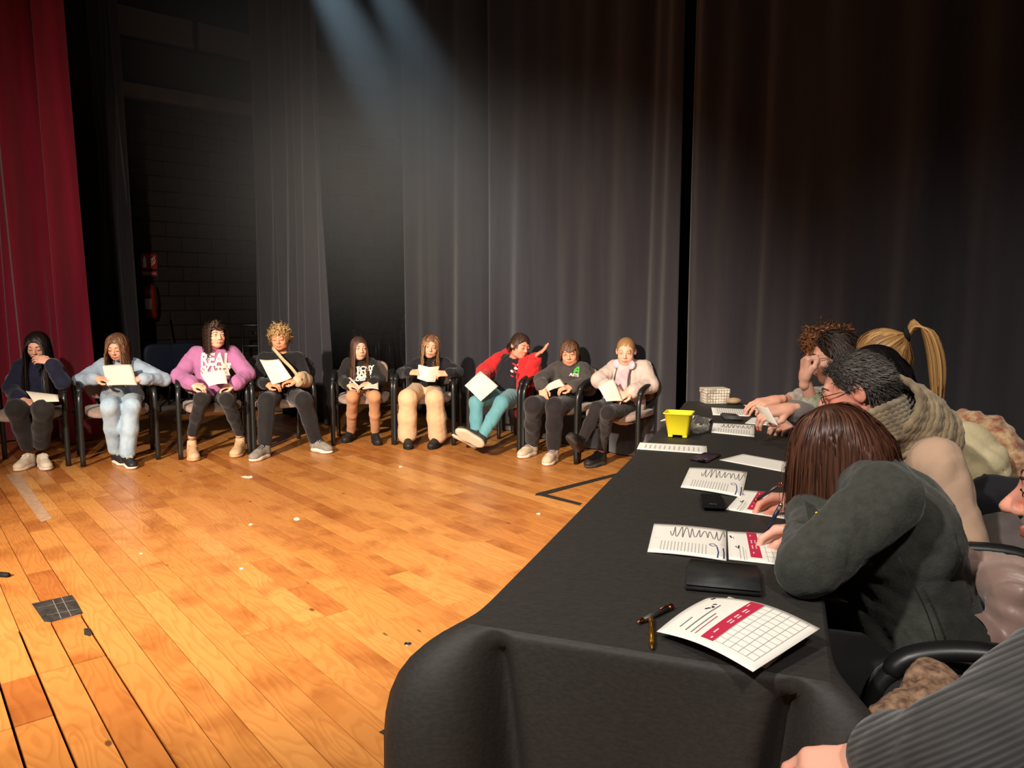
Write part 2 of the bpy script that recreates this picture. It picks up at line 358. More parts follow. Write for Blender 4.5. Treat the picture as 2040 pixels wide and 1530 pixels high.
# ------------------------------------------------------------------ curtains
def curtain(name, label, p0, p1, z0, z1, fold, m, cols=260, rows=22, thick=.006, cat='curtain'):
    p0, p1 = V(p0), V(p1); d = p1 - p0; W = np.linalg.norm(d); d /= W; n = V(d[1], -d[0], 0)
    if n[1] > 0: n = -n
    P = np.zeros((rows + 1, cols + 1, 3))
    s = np.linspace(0, W, cols + 1)
    for i in range(rows + 1):
        t = i / rows                              # 0 bottom, 1 top
        off, sh = fold(s, t)
        q = p0 + d * (s + sh)[:, None] + n * off[:, None]; q[:, 2] = z0 + (z1 - z0) * t
        P[i] = q
    c = (p0 + p1) / 2; c[2] = z0
    return tag(MB().slab(P, thick, n).build(name, m, loc=c), label, cat)
def velvet(name, c1, c2): return mat(name, c1, .92, c2, 3.0, .25, 260, sheen=.25, spec=.12, stretch=(3, 3, .25))
M_BLACKCURT = velvet('black_molton', (48, 46, 51), (55, 53, 57))
M_REDCURT = velvet('red_velvet', (136, 32, 54), (150, 40, 62))
def folds(seed, base=.022, wl=.34, extra=()):
    r = np.random.default_rng(seed); ph = r.uniform(0, 6.3, 8); wv = wl * r.uniform(.6, 1.9, 8); am = r.uniform(.4, 1., 8); dr = r.uniform(-.25, .25, 8)
    def f(s, t):
        off = np.zeros_like(s)
        for k in range(8):
            q = 2 * PI * (s + dr[k] * (1 - t)) / wv[k] + ph[k] + .5 * np.sin(s * 3 + ph[k] * 2)
            off += base * am[k] * np.sin(q) * (.55 + .45 * (1 - t)) * (1 if k < 5 else .35)
        for (s0, w, dep, slant) in extra:
            off += dep * np.exp(-((s - s0 - slant * t) / w) ** 2)
        return off, np.zeros_like(s)
    return f
CB = V(-.719, 8.087, 0) + VV * .12                 # backdrop line, along the boards
cA, cC = -1.0, 3.02                                # first panel span along UU
curtain('backdrop_curtain', 'black stage backdrop behind the seated row, hanging in soft folds', CB + UU * cA, CB + UU * cC, .015, 6.1,
        folds(5, .017, .5, ((1.55, .05, -.10, -.06), (1.70, .09, .04, -.06), (.45, .10, -.04, .02), (3.6, .08, -.06, .1), (3.9, .09, .06, .06))), M_BLACKCURT, 330)
curtain('backdrop_curtain', 'black stage backdrop behind the jury table, split by a dark gap', CB + UU * (cC + .025) + VV * .05, CB + UU * 9.2 + VV * .05, .015, 6.1,
        folds(9, .022, .55, ((.12, .08, .05, .03), (.55, .10, -.09, .0), (1.05, .12, -.06, .0), (1.9, .12, -.05, .0))), M_BLACKCURT, 380)
L0 = V(-1.93, 7.80, 0)
def taper(f, W, k=.10):
    def g(s, t):
        off, sh = f(s, t); return off, sh + k * (s / W) * (t * -1.6)
    return g
fl = folds(21, .05, .3)
curtain('wing_curtain', 'black wing curtain in deep folds behind the chair with the sling', L0 - UU * 1.9, L0, .015, 6.3, taper(fl, 1.9, .09), M_BLACKCURT, 200)
L1 = at(274, 700, 8.6); L1[2] = 0
curtain('wing_curtain', 'narrow black wing curtain near the fire extinguisher', L1 - UU * 1.35, L1, .015, 6.5, taper(folds(33, .06, .26), 1.35, .14), M_BLACKCURT, 160)
def redf(s, t):
    f, _ = folds(44, .05, .3)(s, t)
    return f + .12 * np.sin(2 * PI * s / .40 + 1.2 + .6 * np.sin(s * 4)) + .035 * np.sin(2 * PI * s / .17 + t), -.095 * t * s
R0 = atz(-140, 890); R1 = atz(181, 884)
curtain('main_curtain', 'crimson velvet stage curtain gathered in heavy folds', R0 + V(0, .1, 0), R1 + V(0, .1, 0), .02, 6.2, redf, M_REDCURT, 260)
# ------------------------------------------------------------------ implicit-surface modelling
class Sdf:
    def __init__(s): s.p = []
    def cone(s, a, b, ra, rb=None, k=.03, op=1): s.p.append(('c', V(a), V(b), ra, ra if rb is None else rb, k, op)); return s
    def ell(s, c, r, R=None, k=.03, op=1): s.p.append(('e', V(c), V(r), np.eye(3) if R is None else np.asarray(R), 0, k, op)); return s
    def ball(s, c, r, k=.03, op=1): return s.cone(c, V(c) + V(0, 0, 1e-4), r, r, k, op)
    def chain(s, pts, rs, k=.03):
        for i in range(len(pts) - 1): s.cone(pts[i], pts[i + 1], rs[i], rs[i + 1], k)
        return s
    @staticmethod
    def d(q, p):
        if q[0] == 'c':
            _, a, b, ra, rb, _, _ = q; ba = b - a; t = np.clip(((p - a) @ ba) / max(1e-12, ba @ ba), 0, 1)
            return np.linalg.norm(p - a - t[..., None] * ba, axis=-1) - (ra + t * (rb - ra))
        _, c, r, R, _, _, _ = q; l = (p - c) @ R; k0 = np.linalg.norm(l / r, axis=-1); k1 = np.linalg.norm(l / (r * r), axis=-1)
        return k0 * (k0 - 1) / np.maximum(k1, 1e-9)
    @staticmethod
    def box_of(q):
        if q[0] == 'c': m = max(q[3], q[4]); return np.minimum(q[1], q[2]) - m, np.maximum(q[1], q[2]) + m
        e = np.abs(q[3]) @ q[2]; return q[1] - e, q[1] + e
    def eval(s, P):
        g = np.full(P.shape[:-1], 9.)
        for q in s.p: g = comb(g, Sdf.d(q, P), q[5], q[6])
        return g
    def mesh(s, h, noise=None, clip=None):
        bs = [Sdf.box_of(q) for q in s.p if q[6] > 0]
        lo = np.min([b[0] for b in bs], axis=0) - 3 * h; hi = np.max([b[1] for b in bs], axis=0) + 3 * h
        if clip is not None: lo = np.maximum(lo, clip[0]); hi = np.minimum(hi, clip[1])
        n = np.ceil((hi - lo) / h).astype(int) + 1; g = np.full(n, .5, np.float64)
        for q in s.p:
            b0, b1 = Sdf.box_of(q); m = q[5] + 2.5 * h
            i0 = np.clip(np.floor((b0 - m - lo) / h).astype(int), 0, n); i1 = np.clip(np.ceil((b1 + m - lo) / h).astype(int) + 1, 0, n)
            if np.any(i1 <= i0): continue
            ax = [lo[k] + h * np.arange(i0[k], i1[k]) for k in range(3)]
            P = np.stack(np.meshgrid(*ax, indexing='ij'), -1); sl = tuple(slice(a, b) for a, b in zip(i0, i1))
            g[sl] = comb(g[sl], Sdf.d(q, P), q[5], q[6])
        if noise is not None:
            ii = np.argwhere(np.abs(g) < 4 * h + .02); P = lo + ii * h; g[tuple(ii.T)] += noise(P)
        return nets(g, lo, h)
def comb(g, d, k, op):
    if op < 0:
        d = -d; x = np.maximum(k - np.abs(g - d), 0) / max(k, 1e-6); return np.maximum(g, d) + x * x * k / 4
    x = np.maximum(k - np.abs(g - d), 0) / max(k, 1e-6); return np.minimum(g, d) - x * x * k / 4
def nets(g, lo, h):
    sg = g < 0; nx, ny, nz = g.shape
    cnt = np.zeros((nx - 1, ny - 1, nz - 1), np.int8)
    for dx in (0, 1):
        for dy in (0, 1):
            for dz in (0, 1): cnt += sg[dx:nx - 1 + dx, dy:ny - 1 + dy, dz:nz - 1 + dz]
    act = (cnt > 0) & (cnt < 8); C = np.argwhere(act)
    idx = np.full(act.shape, -1, np.int64); idx[tuple(C.T)] = np.arange(len(C))
    acc = np.zeros((len(C), 3)); num = np.zeros(len(C))
    cor = [(a, b, c) for a in (0, 1) for b in (0, 1) for c in (0, 1)]
    for a in cor:
        for ax in range(3):
            if a[ax]: continue
            b = list(a); b[ax] = 1
            va = g[C[:, 0] + a[0], C[:, 1] + a[1], C[:, 2] + a[2]]; vb = g[C[:, 0] + b[0], C[:, 1] + b[1], C[:, 2] + b[2]]
            m = (va < 0) != (vb < 0); t = np.where(m, va / np.where(va - vb == 0, 1, va - vb), 0)
            p = np.array(a, float)[None] + t[:, None] * (np.array(b) - np.array(a))[None]
            acc += p * m[:, None]; num += m
    v = lo + (C + acc / np.maximum(num, 1)[:, None]) * h
    F_ = []
    for ax in range(3):
        o = [(1, 2), (2, 0), (0, 1)][ax]
        s0 = [slice(1, -1)] * 3; s1 = [slice(1, -1)] * 3; s0[ax] = slice(0, -1); s1[ax] = slice(1, None)
        A = sg[tuple(s0)]; B = sg[tuple(s1)]
        for flip in (0, 1):
            E = np.argwhere((A & ~B) if flip == 0 else (~A & B))
            if not len(E): continue
            base = E.copy()
            for k in range(3):
                if k != ax: base[:, k] += 1
            q = []
            for (u, w) in ((-1, -1), (0, -1), (0, 0), (-1, 0)):
                c = base.copy(); c[:, o[0]] += u; c[:, o[1]] += w; q.append(idx[tuple(c.T)])
            q = np.stack(q, 1); F_.append(q if flip == 0 else q[:, ::-1])
    return v, (np.concatenate(F_) if F_ else np.zeros((0, 4), int))
def wrinkle(amp, fr=14., seed=0, zs=1.2):
    r = np.random.default_rng(seed); K = r.normal(0, 1, (5, 3)); K /= np.linalg.norm(K, axis=1)[:, None]; K[:, 2] *= zs; K *= fr * r.uniform(.6, 2., 5)[:, None]; ph = r.uniform(0, 6, 5); W = r.normal(0, 1, (5, 3)) * fr * .5
    def f(P):
        o = np.zeros(len(P))
        for i in range(5): o += (1 - np.abs(np.sin(P @ K[i] + ph[i] + 1.2 * np.sin(P @ W[i])))) ** 2 - .35
        return o * amp * .5
    return f
def largest(v, f):
    lab = np.arange(len(v))
    while True:
        m = lab[f].min(axis=1); new = lab.copy()
        for k in range(4): np.minimum.at(new, f[:, k], m)
        if (new == lab).all(): break
        lab = new
    ids, n = np.unique(lab[f[:, 0]], return_counts=True); return v, f[lab[f[:, 0]] == ids[n.argmax()]]
def join(parts):
    V_, F_, M_ = [], [], []; n = 0
    for v, f, m in parts:
        V_.append(v); F_.append(f + n); M_.append(np.full(len(f), m) if np.isscalar(m) else m); n += len(v)
    return np.concatenate(V_), np.concatenate(F_), np.concatenate(M_)

# ------------------------------------------------------------------ heads, hands, shoes (local shapes reused per figure)
def head_shape(kid):
    S = Sdf(); c = .9 if kid else 1.
    S.ell((0, -.012, .030), (.075, .094, .083), k=.03).ell((0, .022, -.035), (.062 if kid else .064, .066, .080), k=.035)
    S.ell((0, .050, -.090 * (c + .06)), (.030, .030, .024), k=.035)
    for x in (-1, 1):
        S.ell((x * .034, .055, -.032), (.028, .026, .030), k=.02)                     # cheek
        S.ell((x * .046, .012, -.075), (.02, .035, .025), k=.03)                      # jaw corner
    S.cone((-.034, .080, .027), (.034, .080, .027), .010, .010, .018)                # brow
    for x in (-1, 1): S.ball((x * .032, .107, .006), .0185, .012, -1)                # sockets
    for x in (-1, 1): S.ell((x * .032, .0745, .005), (.017, .0145, .0125), k=.008).ell((x * .032, .0790, .0135), (.0175, .0135, .0055), k=.003).ell((x * .032, .0775, -.0045), (.015, .0125, .0045), k=.003)     # lids
    S.cone((0, .086, .014), (0, .106 if kid else .113, -.024), .0075, .0105 if kid else .012, .014)
    for x in (-1, 1): S.ball((x * .0105, .098, -.030), .0075, .008)
    q = .85 if kid else .6
    S.cone((-.022, .0835, -.0600), (0, .0920, -.0592), .0045 * q, .0055 * q, .007).cone((0, .0920, -.0592), (.022, .0835, -.0600), .0055 * q, .0045 * q, .007)
    S.cone((-.018, .0835, -.0665), (0, .0902, -.0700), .005 * q, .0065 * q, .006).cone((0, .0902, -.0700), (.018, .0835, -.0665), .0065 * q, .005 * q, .006)
    for x in (-1, 1):
        t = .35; R = np.array([[math.cos(t), -x * math.sin(t), 0], [x * math.sin(t), math.cos(t), 0], [0, 0, 1]]) @ np.array([[1, 0, 0], [0, math.cos(.2), math.sin(.2)], [0, -math.sin(.2), math.cos(.2)]])
        S.ell((x * .079, -.012, -.003), (.009, .021, .032), R, k=.008)
        S.ell((x * .087, -.006, .002), (.007, .011, .019), R, k=.006, op=-1)
    S.cone((0, -.022, -.05), (0, -.035, -.115), .046 if kid else .054, .045 if kid else .055, .03)
    v, f = S.mesh(.0049)
    c = v[f].mean(axis=1); lips = (np.abs(c[:, 0]) < .0245) & (c[:, 1] > .083) & (np.abs(c[:, 2] + .0645) < (.0105 if kid else .0088) - .12 * np.abs(c[:, 0]))
    return v, f, lips.astype(int)
HEADS = {True: head_shape(True), False: head_shape(False)}
HANDS = {}; TIPS = {}
def hand_shape(pose):
    """local: d=+y to the fingers, palm normal -z, thumb toward +x"""
    if pose in HANDS: return HANDS[pose]
    curl = {'hold': (.55, .75, .5), 'relax': (.35, .45, .3), 'fist': (1.35, 1.5, .9), 'pen': (.5, .62, .35), 'open': (.12, .2, .15)}[pose]
    S = Sdf(); tips = []
    kx = (.030, .010, -.011, -.030); ky = (.088, .092, .087, .078); ln = (.93, 1.03, .97, .78)
    for i in range(4):
        S.cone((kx[i] * .7, .008, 0), (kx[i], ky[i], 0), .0145, .0115, .016)
        p = V(kx[i], ky[i], 0); a = 0.; sp = (kx[i] / .03) * (.18 if pose == 'open' else .05)
        for j, (L_, r) in enumerate(((.043, .0092), (.027, .0082), (.021, .0072))):
            a += curl[j] * (1 + .10 * (i - 1) if pose in ('hold', 'relax') else (1. + (.35 * (i > 0)) if pose == 'pen' else 1.))
            a = min(a, 3.4)
            q = p + V(math.sin(sp) * math.cos(a), math.cos(a) * math.cos(sp), -math.sin(a)) * L_ * ln[i]
            S.cone(p, q, r, r * .9, .004 if j else .007); p = q
        tips.append((p, a))
    th = {'hold': [(.022, .02, -.004), (.046, .050, -.022), (.046, .080, -.036), (.036, .10, -.040)], 'relax': [(.022, .02, -.004), (.050, .048, -.016), (.056, .080, -.022), (.052, .104, -.026)],
          'fist': [(.022, .02, -.006), (.044, .055, -.022), (.030, .085, -.038), (.008, .090, -.040)], 'pen': [(.022, .02, -.006), (.044, .055, -.026), (.038, .088, -.040), (.030, .108, -.046)],
          'open': [(.022, .02, -.002), (.058, .042, -.010), (.076, .066, -.014), (.088, .086, -.016)]}[pose]
    S.chain([V(q) for q in th], [.0155, .0115, .0098, .0085], .008)
    S.cone((0, -.03, 0), (0, .02, 0), .023, .022, .02)
    TIPS[pose] = tips; HANDS[pose] = S.mesh(.0044); return HANDS[pose]
def frame(d, n):
    """columns x,y,z with y=d and z=-n orthogonalised"""
    y = unit(d); z = -V(n); z = unit(z - y * (z @ y)); return np.stack([np.cross(y, z), y, z], 1)
def place_hand(pose, wr, d, n, thumb, s):
    v, f = hand_shape(pose); R = frame(d, n); v = v * s
    if (R[:, 0] @ V(thumb)) < 0: v = v * V(-1, 1, 1); f = f[:, ::-1]
    return v @ R.T + wr, f
def put_nails(pose, wr, d, n, thumb, s, m, parent):
    R = frame(d, n); fl = -1. if (R[:, 0] @ V(thumb)) < 0 else 1.
    for p, a in TIPS[pose]:
        c = (p + V(0, math.sin(a), math.cos(a)) * .0055) * V(fl, 1, 1) * s
        A = np.stack([V(1, 0, 0), V(0, math.cos(a), -math.sin(a)), V(0, math.sin(a), math.cos(a))], 1)
        MB().sup(R @ c + wr, (.0052 * s, .0075 * s, .0026 * s), 1, 1, R @ A, 8, 12).build('fingernail', m, parent)
SHOES = {}
def shoe_shape(kind):
    """local: heel at origin on the floor, toe along +y, length .25; returns upper, sole, laces"""
    if kind in SHOES: return SHOES[kind]
    hi = {'boot': .115, 'sneak': .088, 'high': .125}[kind]; wd = .046 if kind != 'high' else .050
    U = Sdf(); U.ell((0, .055, .045), (.036, .055, .05), k=.03).ell((0, .15, .038), (wd - .004, .075, .036), k=.04).ell((0, .205, .034), (wd - .006, .045, .030), k=.03)
    U.cone((0, .045, .05), (0, .042, hi), .040, .040, .03).cone((0, .07, .085), (0, .15, .055), .026, .03, .03)
    U.cone((0, .04, hi - .02), (0, .035, hi + .05), .030, .030, .004, -1)
    U.ell((0, .12, -.022), (.2, .3, .04), k=.006, op=-1)
    SO = Sdf(); SO.ell((0, .055, .014), (.041, .058, .02), k=.02).ell((0, .17, .014), (wd + .003, .085, .02), k=.03).cone((0, .06, .014), (0, .17, .014), .034, .04, .03)
    SO.ell((0, .12, -.2), (.6, .6, .2), k=.004, op=-1)
    LA = MB()
    for i in range(5):
        y = .092 + i * .018; z = .110 - i * .0085 if kind != 'boot' else .114 - i * .009
        LA.tube(spline([(-.028, y, z - .014), (-.012, y + .004, z + .002), (.012, y - .003, z + .003), (.028, y + .004, z - .014)], 8), .0035, 5)
    LA.tube(spline([(0, .09, .108), (.02, .085, .112), (.03, .1, .1), (.008, .098, .103)], 10), .003, 5); LA.tube(spline([(0, .09, .108), (-.02, .085, .112), (-.032, .105, .095)], 8), .003, 5)
    vl, fl_ = np.concatenate(LA.v), LA.f
    SHOES[kind] = (U.mesh(.0085), SO.mesh(.0085), (vl, fl_)); return SHOES[kind]

# ------------------------------------------------------------------ hair grown as locks that fall over head and shoulders
def hair_mesh(hp, R, s, style, body, seed=1, N=240, length=.4, width=.010, steps=16, curl=0., clen=.035, vol=.012, tie=None, part=0., fcut=None, grav=.6, lift=.12, xmax=.086, spread=.25, fwd=None, side=None, back=0., sweep=.25, xmin=.05):
    nape = -.062 if style in ('part', 'back') else -.035
    r = np.random.default_rng(seed)
    n = N * 4; i = np.arange(n) + .5; ph = np.arccos(1 - 2 * i / n); th = PI * (1 + 5 ** .5) * i
    D = np.stack([np.cos(th) * np.sin(ph), np.sin(th) * np.sin(ph), np.cos(ph)], 1)
    c0 = V(0, -.012, .030); rad = V(.075, .094, .083)
    P = c0 + D * rad
    y, z, x = P[:, 1], P[:, 2], P[:, 0]
    ok = (z > .060) | ((y < .055) & (z > .034)) | ((y < .028) & (z > .008)) | ((y < -.028) & (z > nape))
    P = P[ok]; D = D[ok]; sel = r.permutation(len(P))[:N]; P = P[sel] * s; D = D[sel]; N = len(P)
    x = P[:, 0] / s; y = P[:, 1] / s
    sx = np.where(x - part >= 0, 1., -1.)
    if style == 'part': 
        d = np.stack([sx * .9, -sweep + 0 * x, .25 - 9. * np.abs(x)], 1); d /= np.linalg.norm(d, axis=1)[:, None]
        bk = np.clip((-y - .0) / .05, 0, 1)[:, None]; d2 = P / s - V(0, -.045, .112); d2 /= np.linalg.norm(d2, axis=1)[:, None]; d = d * (1 - bk) + d2 * bk
    elif style == 'back':
        t = V(tie) * s; d = t - P; d /= np.linalg.norm(d, axis=1)[:, None]
    elif style == 'fringe': d = np.stack([x * 7. + .2, .8 + 0 * x, -.25 + 0 * x], 1); bk = (y < -.02) | (np.abs(x) > .055); d[bk] = np.stack([x * 2, -.35 + 0 * x, -.9 + 0 * x], 1)[bk]
    elif style == 'swept': d = np.stack([x * 3., -.9 + 0 * x, .25 + 0 * x], 1)
    else: d = D + r.normal(0, .35, D.shape)
    d -= D * (np.sum(d * D, 1)[:, None] - lift); d /= np.linalg.norm(d, axis=1)[:, None]
    gl = R.T @ V(0, 0, -1)
    st0 = length * s / steps * r.uniform(.78, 1.05, N); ramp = np.linspace(.45, 1.55, steps) if style == 'part' else np.ones(steps)
    lay = r.uniform(.15, 1., N) * vol * s
    path = np.zeros((N, steps + 1, 3)); path[:, 0] = P
    ells = [(c0 * s, rad * s), (V(0, .022, -.035) * s, V(.066, .069, .085) * s), (V(0, -.03, -.10) * s, V(.05, .05, .06) * s), (V(0, -.04, -.01) * s, V(.072, .070, .07) * s)]
    if style == 'part': ells.append((V(0, .075, -.038) * s, V(.058, .07, .098) * s))
    p = P.copy(); fl_ = None if fwd is None else R.T @ fwd
    front = (y > -.035) | (r.random(N) < .35)
    if back: front = r.random(N) > back
    for k in range(1, steps + 1):
        g = grav * (.5 + k / steps); st = st0 * ramp[k - 1]; lk = lay * min(1., k / (steps * .3))
        d = d + gl * g + r.normal(0, .03, d.shape); d /= np.linalg.norm(d, axis=1)[:, None]
        for c, e in ells:
            q = (p - c) / (e + lk[:, None]); on = np.sum(q * q, 1) < 1.06; nq = q / (e + lk[:, None]); nq /= np.maximum(1e-9, np.linalg.norm(nq, axis=1))[:, None]
            dn = np.minimum(0, np.sum(d * nq, 1)); d = d - nq * (dn * on)[:, None]
        d /= np.maximum(1e-6, np.linalg.norm(d, axis=1))[:, None]
        if style == 'back':
            t = V(tie) * s; dd = t - p; L_ = np.linalg.norm(dd, axis=1); nr = L_ < st * 1.2
            d = dd / np.maximum(L_, 1e-6)[:, None]; stp = np.minimum(st, L_)
        else: stp = st
        p = p + d * stp[:, None]
        for c, e in ells:
            q = p - c; ee = e + lk[:, None]; k0 = np.linalg.norm(q / ee, axis=1); ins = k0 < 1
            p[ins] = c + q[ins] / k0[ins][:, None]
        if style in ('part', 'bob') and k > 3:
            xm = (xmax + spread * np.maximum(0, -.03 - p[:, 2] / s)) * s * (1 - .25 * (1 - lay / (vol * s))); p[:, 0] = np.clip(p[:, 0], -xm, xm)
            inn = (p[:, 1] > -.03 * s) & (p[:, 2] < -.02 * s) & (np.abs(p[:, 0]) < xmin * s); p[inn, 0] = sx[inn] * xmin * s * (.9 + .3 * lay[inn] / (vol * s))
        if fcut is not None:
            fz = (p[:, 1] > .045 * s) & (p[:, 2] < (fcut + .012 * np.sin(x * 90)) * s) & (np.abs(p[:, 0]) < .066 * s); p[fz] = path[fz, k - 1]
        if body is not None and k > 3 and style != 'back' and fl_ is not None:
            for _ in range(2):
                W = p @ R.T + hp; dd = np.full(N, 9.)
                for q in body: dd = np.minimum(dd, Sdf.d(q, W))
                dd -= .006 + lay * .5; ins = dd < 0
                if ins.any(): p[ins] += np.where(front[ins], 1., -1.)[:, None] * fl_ * (-dd[ins] * 1.3)[:, None]
        path[:, k] = p; dn = path[:, k] - path[:, k - 1]; ln = np.linalg.norm(dn, axis=1); mv = ln > 1e-6; d[mv] = dn[mv] / ln[mv][:, None]
    if tie is None: tl = np.linspace(0, 1, steps + 1)
    tg = np.gradient(path, axis=1); tg += 1e-6; tg /= np.maximum(1e-9, np.linalg.norm(tg, axis=2))[..., None]
    rd = path - V(0, -.01, 0) * s; rd[..., 2] *= .4; sd = np.cross(tg, rd); sd /= np.maximum(1e-9, np.linalg.norm(sd, axis=2))[..., None]; nm = np.cross(sd, tg)
    t = np.linspace(0, 1, steps + 1)
    if curl:
        arc = np.concatenate([np.zeros((N, 1)), np.cumsum(np.linalg.norm(np.diff(path, axis=1), axis=2), 1)], 1); a = arc / (clen * s) * 2 * PI + r.uniform(0, 6.3, (N, 1))
        am = curl * s * np.minimum(1, t * 3)[None]
        path = path + (np.cos(a) * am)[..., None] * sd + (np.sin(a) * am)[..., None] * nm
        tg = np.gradient(path, axis=1); tg /= np.maximum(1e-9, np.linalg.norm(tg, axis=2))[..., None]
    w = (width * s * r.uniform(.7, 1.25, (N, 1)) * (np.where(t < .6, 1, 1 - ((t - .6) / .4) ** 2 * .8) * np.minimum(1, .35 + t * 4))[None])[..., None]
    ring = np.stack([path + sd * w, path + nm * w * .35, path - sd * w], 2)   # N,T,3,3 : slightly arched ribbons
    T = steps + 1; base = (np.arange(N) * T * 3)[:, None, None] + (np.arange(steps) * 3)[None, :, None]
    j = np.arange(2)[None, None]
    f = np.stack([base + j, base + j + 1, base + 3 + j + 1, base + 3 + j], -1).reshape(-1, 4)
    v = ring.reshape(-1, 3)
    rn = np.repeat(r.uniform(0, 1, N), T * 3)
    return v @ R.T + hp, f, rn
CAPS = {}
def cap_shape(low, fore):
    if (low, fore) in CAPS: return CAPS[(low, fore)]
    S = Sdf().ell((0, -.014, .032), (.081, .100, .089), k=.01).ell((0, -.04, -.01 if low else .0), (.072, .070, .07 if low else .05), k=.03)
    S.ell((0, .085, -.045 + fore), (.075, .105, .105), k=.012, op=-1)
    v, f = S.mesh(.009); CAPS[(low, fore)] = (v, f); return v, f

def head_frame(yaw, pitch, roll):
    """yaw 0 looks to the camera (-Y), + turns to the picture's right; pitch + looks down; roll + tips the crown to the right"""
    y, p, r = map(math.radians, (yaw, pitch, roll))
    fw = V(math.sin(y) * math.cos(p), -math.cos(y) * math.cos(p), -math.sin(p))
    up = V(0, 0, 1); up = unit(up - fw * (up @ fw)); rt = np.cross(fw, up); up = up * math.cos(r) - rt * math.sin(r)
    return np.stack([np.cross(fw, up), fw, up], 1)

SKIN_BUMP = .06
def skin(name, c, c2=None):
    c = tuple(min(255, int(x * 1.03)) for x in c)
    return mat('skin_' + name, c, .5, c2 or tuple(min(255, int(x * k)) for x, k in zip(c, (1.02, .93, .9))), 9, .08, 400, spec=.35)
M_WHITE_EYE = mat('eye_white', (236, 228, 220), .25); M_IRIS = mat('iris_dark', (52, 32, 22), .2); M_IRISB = mat('iris_grey', (84, 104, 112), .2)
M_LASH = mat('lash', (34, 22, 18), .6)

